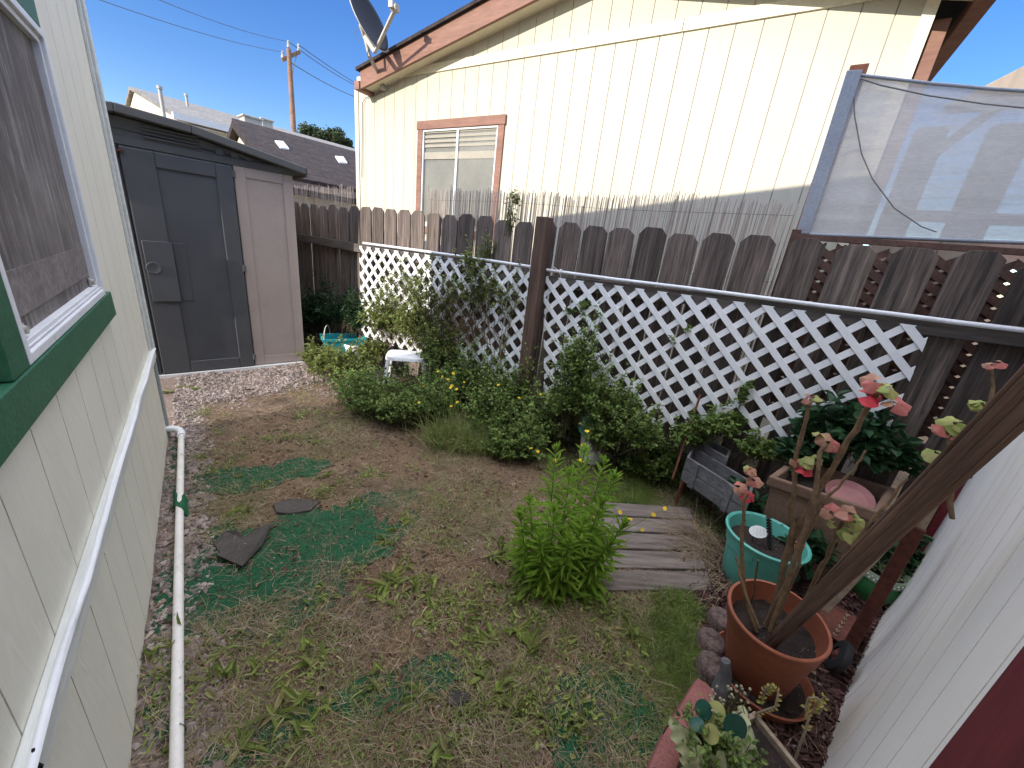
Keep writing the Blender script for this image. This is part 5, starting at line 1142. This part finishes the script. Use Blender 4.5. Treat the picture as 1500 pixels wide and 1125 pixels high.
flower_plant('small yellow flowers on arching stalks over the plank platform','' or (880,800),[(908,750),(957,754),(941,776),(923,761),(868,758),(974,745)],30,.14,.05)
flower_plant('little yellow flower in the low bush left of the tall weed','' or (752,668),[(751,637)],24,.12,.04)
flower_plant('tiny yellow flower alone on the bare dirt below the bushes','' or (541,618),[(541,614)],12,.06,.03)
def core(x,y): c=tcs_[0]; return max(el(x,y,c[0],c[1],.40,.26,.5),el(x,y,tcs_[1][0],tcs_[1][1],.36,.18,.35))>.05+.25*fbm(x,y,6,2.)
def el(x,y,cx,cy,a,b,rot=0):
    c,s=math.cos(rot),math.sin(rot); dx,dy=x-cx,y-cy; u,v=dx*c+dy*s,-dx*s+dy*c; return 1-math.hypot(u/a,v/b)
tcs_=[G(385,825),G(465,785)]
# ---- weed tufts on the dirt: a few meshes, many individuals
tufts=[]
def tuft_mesh(kind_):
    mb=MB(); R=rng.uniform(.7,1.2)
    if kind_==0: # grassy tuft, many thin bent blades
        n=int(rng.integers(45,80)); blades(mb,np.stack([rng.normal(0,.035,n),rng.normal(0,.03,n),np.zeros(n)],1),np.stack([rng.normal(0,.9,n),rng.normal(0,.9,n),rng.uniform(.3,1.,n)],1),rng.uniform(.03,.10,n)*R,rng.uniform(.0025,.006,n),rng.uniform(.5,1.5,n),seg=4)
    elif kind_==1: # loose rosettes of toothed leaves, several centres
        for q in range(int(rng.integers(2,5))):
            n=int(rng.integers(7,13)); a=rng.uniform(0,6.28,n); c=np.array([rng.normal(0,.035),rng.normal(0,.035),.004]); leaves(mb,np.zeros((n,3))+c,np.stack([np.cos(a),np.sin(a),rng.uniform(.05,.8,n)],1),np.array([0,0,1.])+rng.normal(0,.25,(n,3)),rng.uniform(.025,.075,n)*R,rng.uniform(.008,.016,n),.25,.35)
    elif kind_==2: # low creeping leaves
        n=int(rng.integers(50,90)); leaves(mb,np.stack([rng.normal(0,.05,n),rng.normal(0,.04,n),rng.uniform(.003,.03,n)],1),np.stack([rng.normal(0,1,n),rng.normal(0,1,n),rng.uniform(0,.9,n)],1),np.array([0,0,1.])+rng.normal(0,.4,(n,3)),rng.uniform(.012,.030,n),rng.uniform(.006,.012,n),.2,.25)
        n=14; blades(mb,np.zeros((n,3)),np.stack([rng.normal(0,1,n),rng.normal(0,1,n),rng.uniform(.2,1,n)],1),rng.uniform(.04,.10,n),.003,rng.uniform(.4,1.2,n))
    else: # mixed: broad blades flopped over, some dead
        n=int(rng.integers(22,40)); blades(mb,np.stack([rng.normal(0,.03,n),rng.normal(0,.03,n),np.zeros(n)],1),np.stack([rng.normal(0,1,n),rng.normal(0,1,n),rng.uniform(.15,.9,n)],1),rng.uniform(.04,.12,n)*R,rng.uniform(.005,.011,n),rng.uniform(.7,1.7,n),seg=4)
        m=12; leaves(mb,rng.normal(0,.03,(m,3))*np.array([1,1,0])+np.array([0,0,.01]),np.stack([rng.normal(0,1,m),rng.normal(0,1,m),rng.uniform(.2,.9,m)],1),np.array([0,0,1.])+rng.normal(0,.3,(m,3)),rng.uniform(.03,.06,m),.013,.2,.25)
    me=bpy.data.meshes.new('weed_tuft'); me.from_pydata(mb.v,[],mb.f); me.materials.append(L_['tuft']); return me
TM=[tuft_mesh(k%4) for k in range(24)]
tl_=((600,890),(622,915),(640,905),(690,852),(490,835),(505,845),(600,872),(545,882),(720,893),(762,872),(830,935),(800,1060),(842,1062),(592,832),(330,985),(362,932),(462,962),(250,948),(300,1002),(700,990),(512,1042),(342,1092),(652,795),(702,822),(622,792),(562,792),(592,732),(502,707),(542,692),(452,642),(422,692),(392,642),(642,735),(292,672),(312,692),(520,860),(470,880),(580,905),(610,850),(560,850),(540,820),(660,880),(700,860),(730,930),(760,960),(790,1000),(830,1020),(860,1050),(770,1080),(720,1020),(680,960),(640,980),(690,1050),(600,960),(560,1000),(410,1000),(380,1050),(430,1080),(300,940),(240,990),(235,1040),(255,1090),(222,960),(285,905),(470,700),(520,740),(560,700),(610,690),(440,610),(390,615),(350,650),(460,605),(300,570),(270,566),(245,575),(760,840),(750,790),(735,800),(745,820),(860,890),(880,930),(900,900),(870,980),(910,960),(930,920),(820,960),(780,920))
tl_=list(tl_)+[(int(rng.uniform(330,900)),int(rng.uniform(780,1115))) for _ in range(34)]+[(int(rng.uniform(640,1000)),int(rng.uniform(870,1090))) for _ in range(26)]+[(int(rng.uniform(300,620)),int(rng.uniform(600,780))) for _ in range(26)]
for i,(x,y) in enumerate(tl_):
    p=gp(x,y)
    if core(p[0],p[1]): continue
    o=bpy.data.objects.new('weed_tuft',TM[int(rng.integers(0,24))]); COL.objects.link(o); o.location=tuple(p); s=rng.uniform(.5,1.25)*(.85 if y<760 else 1.); o.scale=(s,s,s*rng.uniform(.8,1.2)); o.rotation_euler=(rng.normal(0,.1),rng.normal(0,.1),rng.uniform(0,6.28))
    tag(o,'small yellow-green weed tuft growing in the patchy dirt of the yard','weed','weed tufts scattered over the dirt')
# ---- stuff: grass, straw, litter, gravel, chips, turf fibres
def scatter(n,x0,x1,y0,y1,dens):
    out=[]
    while len(out)<n:
        x,y=rng.uniform(x0,x1),rng.uniform(y0,y1)
        if rng.random()<dens(x,y): out.append((x,y))
    return np.array(out)
def inyard(x,y): return wall_d(x,y)>.015 and fence_d(x,y)>.05 and shed_d(x,y)>.03
def onplat(x,y):
    q=[A_,B_,C_,D_]; return all((q[(i+1)%4][0]-q[i][0])*(y-q[i][1])-(q[(i+1)%4][1]-q[i][1])*(x-q[i][0])<0 for i in range(4))
def zat(P): return np.array([gh(x,y)+micro(x,y) for x,y in P])
def near(x,y,k=.9): return min(1,(k/max(.3,math.hypot(x,y)-.1))**1.2)
def d_grass(x,y):
    if not inyard(x,y) or onplat(x,y) or core(x,y): return 0
    g,mu,b=zones(x,y)
    v=ss(.02,.30,fbm(x,y,1.9,2.))*(1-mu)*(1-g*.85)
    right=ss(.25,.75,x-.2*(y-1))*ss(2.75,2.2,y)   # greener by the planks and pots
    v=max(v*.55,right*(1-mu)*.9, b*.5*(1-g)); return v*near(x,y,1.3)
P=scatter(30000,-3.2,1.5,.3,4.6,d_grass); n=len(P); mb=MB()
blades(mb,np.c_[P,zat(P)],np.stack([rng.normal(0,.75,n),rng.normal(0,.75,n),rng.uniform(.3,1.2,n)],1),rng.uniform(.025,.075,n)*np.where(P[:,0]>.45,1.25,1.),rng.uniform(.0018,.0042,n),rng.uniform(.2,1.2,n))
kind(mb.build('grass',L_['grass']),'stuff','patchy short grass over the yard','grass')
# moss-like fine green by the pots
def d_moss(x,y):
    if onplat(x,y): return 0
    return ss(.0,.12,.16-abs((x-.80)+(y-1.2)*-.12)+.08*fbm(x,y,5,4.))*ss(.85,1.0,y)*ss(2.6,2.2,y)+.8*ss(-.1,.2,fbm(x,y,3,8.))*ss(.5,.9,x)*ss(2.0,2.2,y)*(fence_d(x,y)>.3)
P=scatter(17000,.45,1.6,.85,2.8,d_moss); n=len(P); mb=MB()
blades(mb,np.c_[P,zat(P)],np.stack([rng.normal(0,.5,n),rng.normal(0,.5,n),rng.uniform(.4,1.2,n)],1),rng.uniform(.03,.105,n),rng.uniform(.0016,.0034,n),rng.uniform(.3,1.4,n),seg=3)
kind(mb.build('fine_grass',leafmat('fine_grass',[(.12,.18,.03),(.17,.23,.045),(.09,.14,.03)],.3)),'stuff','fine bright grass along the pots and planks','grass')
def d_straw(x,y):
    if not inyard(x,y) or (core(x,y) and rng.random()<.88): return 0
    g,mu,b=zones(x,y); return (.25+.75*ss(-.15,.25,fbm(x,y,2.6,12.)))*(1-mu*.9)*(1-g*.6)*near(x,y,1.2)
P=scatter(46000,-3.2,1.6,.3,4.4,d_straw); n=len(P); mb=MB()
blades(mb,np.c_[P,zat(P)+rng.uniform(.002,.02,n)],np.stack([rng.normal(0,1,n),rng.normal(0,1,n),rng.uniform(-.05,.22,n)],1),rng.uniform(.02,.085,n)*rng.choice([1,1,1,1.9],n),rng.uniform(.0012,.0028,n),rng.uniform(.0,.4,n),seg=2)
kind(mb.build('dry_straw',L_['straw']),'stuff','dry straw and dead grass stems lying on the dirt','straw')
# dry grass sheaf beside the planks
n=950; c=gp(1030,800); mb=MB(); P=c+np.stack([rng.normal(0,.07,n),rng.normal(0,.12,n),np.zeros(n)],1)
blades(mb,P,np.stack([rng.normal(-.8,.5,n),rng.normal(.05,.6,n),rng.uniform(.15,.7,n)],1),rng.uniform(.14,.38,n),rng.uniform(.0022,.0042,n),rng.uniform(.3,1.,n),seg=4)
kind(mb.build('dry_grass',L_['straw']),'stuff','long dry grass leaning over the right end of the planks','grass')
P=scatter(9000,-3.2,1.5,.3,4.2,lambda x,y: inyard(x,y)*(.35+.65*ss(-.1,.3,fbm(x,y,3,21.)))*near(x,y,1.4)); n=len(P); mb=MB()
leaves(mb,np.c_[P,zat(P)+.006],np.stack([rng.normal(0,1,n),rng.normal(0,1,n),rng.normal(0,.2,n)],1),np.array([0,0,1.])+rng.normal(0,.4,(n,3)),rng.uniform(.008,.030,n)*rng.choice([1,1,1,1.8],n),rng.uniform(.005,.013,n),.25,.35)
kind(mb.build('leaf_litter',L_['litter']),'stuff','dead leaves littering the dirt','leaves')
def stones(P,r0,r1,m,name,lab,zsq=.6):
    n=len(P); o=np.array([[1,0,0],[0,1,0],[-1,0,0],[0,-1,0],[0,0,1],[0,0,-1]],float); F_=np.array([[0,1,4],[1,2,4],[2,3,4],[3,0,4],[1,0,5],[2,1,5],[3,2,5],[0,3,5]])
    r=rng.uniform(r0,r1,n)[:,None,None]; a=rng.uniform(0,6.28,n); c,s=np.cos(a)[:,None],np.sin(a)[:,None]
    V=o[None]*rng.uniform(.6,1.3,(n,6,3))*r*np.array([1.15,.8,zsq]); V+=rng.normal(0,.16,(n,6,3))*r
    x=V[:,:,0]*c-V[:,:,1]*s; y=V[:,:,0]*s+V[:,:,1]*c; V=np.stack([x,y,V[:,:,2]],2)+np.c_[P,zat(P)+.004][:,None,:]
    mb=MB(); mb.arr(V.reshape(-1,3),(np.arange(n)[:,None,None]*6+F_[None]).reshape(-1,3)); kind(mb.build(name,m),'stuff',lab,name.replace('_',' '))
P=scatter(9000,-3.6,-.6,.4,4.8,lambda x,y: (shed_d(x,y)>.02 and fence_d(x,y)>.1 and wall_d(x,y)>.01)*ss(.15,.75,zones(x,y)[0])); stones(P,.008,.019,L_['gravel'],'gravel','pale gravel in front of the shed and along the wall')
P=scatter(4500,-3.,1.5,.4,4.2,lambda x,y: inyard(x,y)*.9*near(x,y,1.2)); stones(P,.003,.009,L_['gravel'],'grit','grit and crumbs on the dirt')
def inright(x,y): return -((x-rw0[0])*RF.n[0]+(y-rw0[1])*RF.n[1])
P=scatter(4200,.75,2.3,.6,2.1,lambda x,y: (inright(x,y)>.0 and fence_d(x,y)>.03)*ss(.25,.75,zones(x,y)[1])); n=len(P); mb=MB()
leaves(mb,np.c_[P,zat(P)+rng.uniform(.002,.018,n)],np.stack([rng.normal(0,1,n),rng.normal(0,1,n),rng.normal(0,.28,n)],1),np.array([0,0,1.])+rng.normal(0,.5,(n,3)),rng.uniform(.018,.05,n),rng.uniform(.007,.016,n),.1,.05)
kind(mb.build('mulch',L_['chip']),'stuff','dark red-brown bark mulch by the pots','mulch')
# ---- worn artificial turf: sheet with ragged holes plus fibres
def el(x,y,cx,cy,a,b,rot=0):
    c,s=math.cos(rot),math.sin(rot); dx,dy=x-cx,y-cy; u,v=dx*c+dy*s,-dx*s+dy*c; return 1-math.hypot(u/a,v/b)
tcs=[(G(390,830),.46,.34,.55),(G(470,785),.42,.22,.35),(G(310,870),.30,.26,.4),(G(350,700),.30,.16,.5),(G(420,690),.26,.12,.5),(G(900,1080),.22,.20,.6),(G(235,880),.34,.06,2.25),(G(250,690),.5,.07,2.25),(G(230,1010),.25,.07,2.25),(G(560,735),.2,.08,.4),(G(590,1010),.2,.07,.4),(G(380,1090),.16,.07,.6)]
def turf(x,y):
    v=max(el(x,y,c[0],c[1],a,b,r) for c,a,b,r in tcs); return v+.42*fbm(x,y,4.2,31.)+.22*fbm(x,y,16,3.)-.02
st_=.016; mb=MB(); idx={}
X=np.arange(-2.4,1.0,st_);Y=np.arange(.45,2.3,st_)
ok=np.array([[turf(x,y)>0 and wall_d(x,y)>.01 for x in X] for y in Y])
vs=[];fs=[]
def vid(i,j):
    if (i,j) not in idx:
        x,y=X[i]+rng.normal(0,.002),Y[j]+rng.normal(0,.002); idx[(i,j)]=len(vs); vs.append((x,y,gh(x,y)+micro(x,y)+.006+.004*fbm(x,y,5,1.)))
    return idx[(i,j)]
for j in range(len(Y)-1):
    for i in range(len(X)-1):
        if ok[j,i]: fs.append((vid(i,j),vid(i+1,j),vid(i+1,j+1),vid(i,j+1)))
mb.add(vs,fs)
tb2=MB(); tb2.add(vs,fs)
sel=rng.integers(0,len(fs),26000); V_=np.array(vs); F_=np.array(fs)[sel]; w1,w2=rng.random((len(sel),1)),rng.random((len(sel),1))
P=(V_[F_[:,0]]*(1-w1)+V_[F_[:,1]]*w1)*(1-w2)+(V_[F_[:,3]]*(1-w1)+V_[F_[:,2]]*w1)*w2; n=len(P)
blades(tb2,P,np.stack([rng.normal(0,.7,n),rng.normal(0,.7,n),np.ones(n)],1),rng.uniform(.006,.014,n),.0022,.3,seg=2)
o=tb2.build('worn_turf',L_['turf']); kind(o,'stuff','worn green artificial turf with ragged holes on the dirt','artificial turf')
o.data.materials.clear()
tm_=mat('turf_sheet',(.014,.125,.05),(.035,.12,.05),16,.35,.7,.85,bump=1,bscale=260,fine=.5,fscale=200,spot=(9,.55,.75,(.13,.10,.065))); o.data.materials.append(tm_)
# ---- plants of the window box
cb_=WBC
lp=thing('lettuce_plant','ruffled cream and green variegated plant at the bottom edge of the box','plant',cb_)
def ruffled(par,c,d,L,W,m,nrm,ruf=.25,name='leaf'):
    d=unit(d); s=unit(np.cross(d,nrm)); nn=np.cross(s,d); k=26; vs=[];fs=[]
    for i in range(k+1):
        t=i/k; w_=W*math.sin(math.pi*min(1,.12+t*.86))**.7; cc=c+d*L*t-nn*L*.35*t*t
        for q in (-1,-.5,0,.5,1): vs.append(cc+s*w_*.5*q*(1+.18*math.sin(t*26+q*3)*abs(q))+nn*(abs(q)*.16*W+ruf*W*.35*abs(q)*math.sin(t*24+q*5)))
    for i in range(k):
        for q in range(4): b=i*5+q; fs.append((b,b+1,b+6,b+5))
    mb=MB(); mb.add(vs,fs); return mb
def bxp(x,y,z): return G(x,y,z)
for x,y,sx,sy in ((1015,1095,-.6,.5),(1045,1085,.1,.8),(1060,1100,.3,.6),(1030,1112,-.4,.2),(1075,1110,.5,.3),(1090,1095,.6,.5),(1050,1120,0,-.2),(1010,1120,-.8,-.1),(1085,1060,.5,.9),(1000,1085,-.7,.6),(1070,1125,.4,-.3),(1040,1070,-.2,1)):
    c=bxp(x,y,.21); rr_=rng.uniform(.07,.10); d=np.array([sx*.6,sy*.5,.8])+rng.normal(0,.15,3)
    ruffled(lp,c-unit(d)*rr_*.5,d,rr_,rr_*.55,'var',np.array([-.3,-.6,.9])).build('leaf',L_['var'],lp,smooth=60)
bush('trailing_plant','fine grey-green stems among the ruffled leaves in the box','plant',[(bxp(1030,1100,.19),(.11,.09,.06)),(bxp(1070,1110,.19),(.08,.08,.05))],70,10,(.012,.024),'bush',base=.13)
rp=thing('round_leaf_plant','plant with large dark teal round leaves and one lime leaf in the box','plant',bxp(1070,1060,.14))
for x,y,R,m in ((1078,1067,.034,'teal'),(1030,1040,.026,'teal'),(1047,1043,.029,'lime'),(1040,1075,.024,'lime'),(1020,1060,.020,'teal')):
    c=bxp(x,y,.25); nrm=unit(unit(CAM-c)+rng.normal(0,.28,3)); a=unit(np.cross(nrm,[0,0,1.])); b=np.cross(a,nrm); k=20
    vs=[c]+[c+(a*math.cos(t)*.9+b*math.sin(t)*1.05)*R*(1-.18*max(0,-math.sin(t))**6)-nrm*R*.22*math.cos(t)**2 for t in np.linspace(0,2*math.pi,k+1)[:-1]]
    mb=MB(); mb.add(vs,[(0,1+q,1+(q+1)%k) for q in range(k)]); mb.build('leaf',L_[m],rp,smooth=80)
    mb=MB(); mb.tube([c-b*R*.9,c-b*R*1.3-nrm*.03,bxp(1062,1085,.13)],.002,5); mb.build('stalk',M['weed_stem'],rp)
dd_=thing('dried_flowers','spray of pale dried flower heads beside the grey stump','flowers',bxp(1080,1050,.14))
mb=MB(); hp_=MB()
for k in range(34):
    tip=bxp(rng.uniform(1040,1100),rng.uniform(1002,1045),rng.uniform(.20,.27)); b=bxp(1068+rng.normal(0,8),1062+rng.normal(0,5),.15); mid=(b+tip)/2+rng.normal(0,.008,3); mb.tube([b,mid,tip],[.0012,.001,.0008],4); hp_.lathe(tip,[(0,-.003),(.0045,0),(.0035,.005),(0,.007)],7,axis=unit(rng.normal(0,.5,3)+np.array([0,0,1])))
mb.build('stalks',M['stem'],dd_); hp_.build('flower_heads',mat('dried_heads',(.36,.36,.24),(.28,.24,.16),60,rough=.9),dd_)
for lab,pts in (('curled yellowing fern frond standing left of the other frond',((1112,1085),(1105,1062),(1108,1045),(1122,1040),(1136,1035),(1140,1015),(1130,1003),(1118,1012),(1114,1030),(1122,1012),(1128,1008))),('curled yellowing frond at right by the white wall, browned below',((1165,1112),(1172,1090),(1180,1070),(1184,1052),(1180,1035),(1185,1022),(1198,1022),(1206,1034),(1200,1046),(1190,1044),(1195,1030),(1210,1020)))):
    base_=bxp(pts[0][0],pts[0][1],.10); t=thing('fern_frond',lab,'plant',base_,'curled fern fronds')
    Q=[at(x,y,float(np.hypot(*base_[:2]))+.002*i) for i,(x,y) in enumerate(pts)]
    mb=MB(); mb.tube(Q,[.004-.0025*i/len(Q) for i in range(len(Q))],6); mb.build('rib',M['stakewood'],t,smooth=60)
    PP=[];DD=[]
    for a,b in zip(Q[2:-1],Q[3:]):
        tn=unit(b-a); sd1=unit(np.cross(tn,CAM-a))
        for s in (.15,.5,.85):
            for g in ((1,) if rng.random()<.6 else (-1,1)): PP.append(a+(b-a)*s); DD.append(sd1*g*1.+tn*.5+rng.normal(0,.25,3))
    n=len(PP); mb=MB(); leaves(mb,np.array(PP),np.array(DD),unit(CAM-np.array(PP))+rng.normal(0,.3,(n,3)),rng.uniform(.009,.016,n),rng.uniform(.006,.010,n),.2,.3); mb.build('leaflets',L_['yel'],t)
# ================================================================== camera, light
cam=bpy.data.cameras.new('camera'); cam.sensor_width=36; cam.lens=F/1500*36; cam.clip_end=2000; cam.clip_start=.03
co_=bpy.data.objects.new('camera',cam); COL.objects.link(co_)
from mathutils import Matrix
mm=np.eye(4); mm[:3,0]=RM@[1,0,0]; mm[:3,1]=RM@[0,-1,0]; mm[:3,2]=RM@[0,0,-1]; mm[:3,3]=CAM
co_.matrix_world=Matrix(mm.tolist()); S.camera=co_
SAZ,SEL=223.5,17.8; LO,HI=.55,5.4
w=bpy.data.worlds.new('World'); S.world=w; w.use_nodes=True; nt=w.node_tree; bg=nt.nodes['Background']
sky=nt.nodes.new('ShaderNodeTexSky'); sky.sky_type='NISHITA'; sky.sun_disc=False; sky.sun_elevation=R_(SEL); sky.sun_rotation=R_(SAZ); sky.altitude=20; sky.air_density=1.; sky.dust_density=.1; sky.ozone_density=2.5
# clear deep-blue sky low down, overhead part boosted and whitened as added fill for the shade
tcw=nt.nodes.new('ShaderNodeTexCoord'); sx=nt.nodes.new('ShaderNodeSeparateXYZ'); nt.links.new(tcw.outputs['Generated'],sx.inputs[0])
rw_=nt.nodes.new('ShaderNodeMapRange'); rw_.interpolation_type='SMOOTHSTEP'; rw_.inputs['From Min'].default_value=.50; rw_.inputs['From Max'].default_value=.95; rw_.inputs['To Min'].default_value=LO; rw_.inputs['To Max'].default_value=HI
nt.links.new(sx.outputs['Z'],rw_.inputs[0])
hs=nt.nodes.new('ShaderNodeHueSaturation'); r2=nt.nodes.new('ShaderNodeMapRange'); r2.interpolation_type='SMOOTHSTEP'; r2.inputs['From Min'].default_value=.50; r2.inputs['From Max'].default_value=.85; r2.inputs['To Min'].default_value=1.3; r2.inputs['To Max'].default_value=.12
nt.links.new(sx.outputs['Z'],r2.inputs[0]); nt.links.new(r2.outputs[0],hs.inputs['Saturation']); hs.inputs['Hue'].default_value=.518; nt.links.new(sky.outputs[0],hs.inputs['Color'])
sc1=nt.nodes.new('ShaderNodeVectorMath'); sc1.operation='SCALE'; nt.links.new(hs.outputs[0],sc1.inputs[0]); nt.links.new(rw_.outputs[0],sc1.inputs['Scale'])
nt.links.new(sc1.outputs[0],bg.inputs[0]); bg.inputs[1].default_value=.15
sl=bpy.data.lights.new('sun','SUN'); sl.energy=2.3; sl.angle=R_(.5); sl.color=(1,.93,.82); so=bpy.data.objects.new('sun',sl); COL.objects.link(so)
a,e=R_(SAZ),R_(SEL); d=Vector((-math.sin(a)*math.cos(e),-math.cos(a)*math.cos(e),-math.sin(e)))
so.rotation_euler=d.to_track_quat('-Z','Y').to_euler(); so.location=(-6,-6,6)
S.view_settings.view_transform='Standard'; S.view_settings.look='None'; S.view_settings.gamma=1; S.view_settings.exposure=1.55
S.render.engine='CYCLES'; S.cycles.use_denoising=True
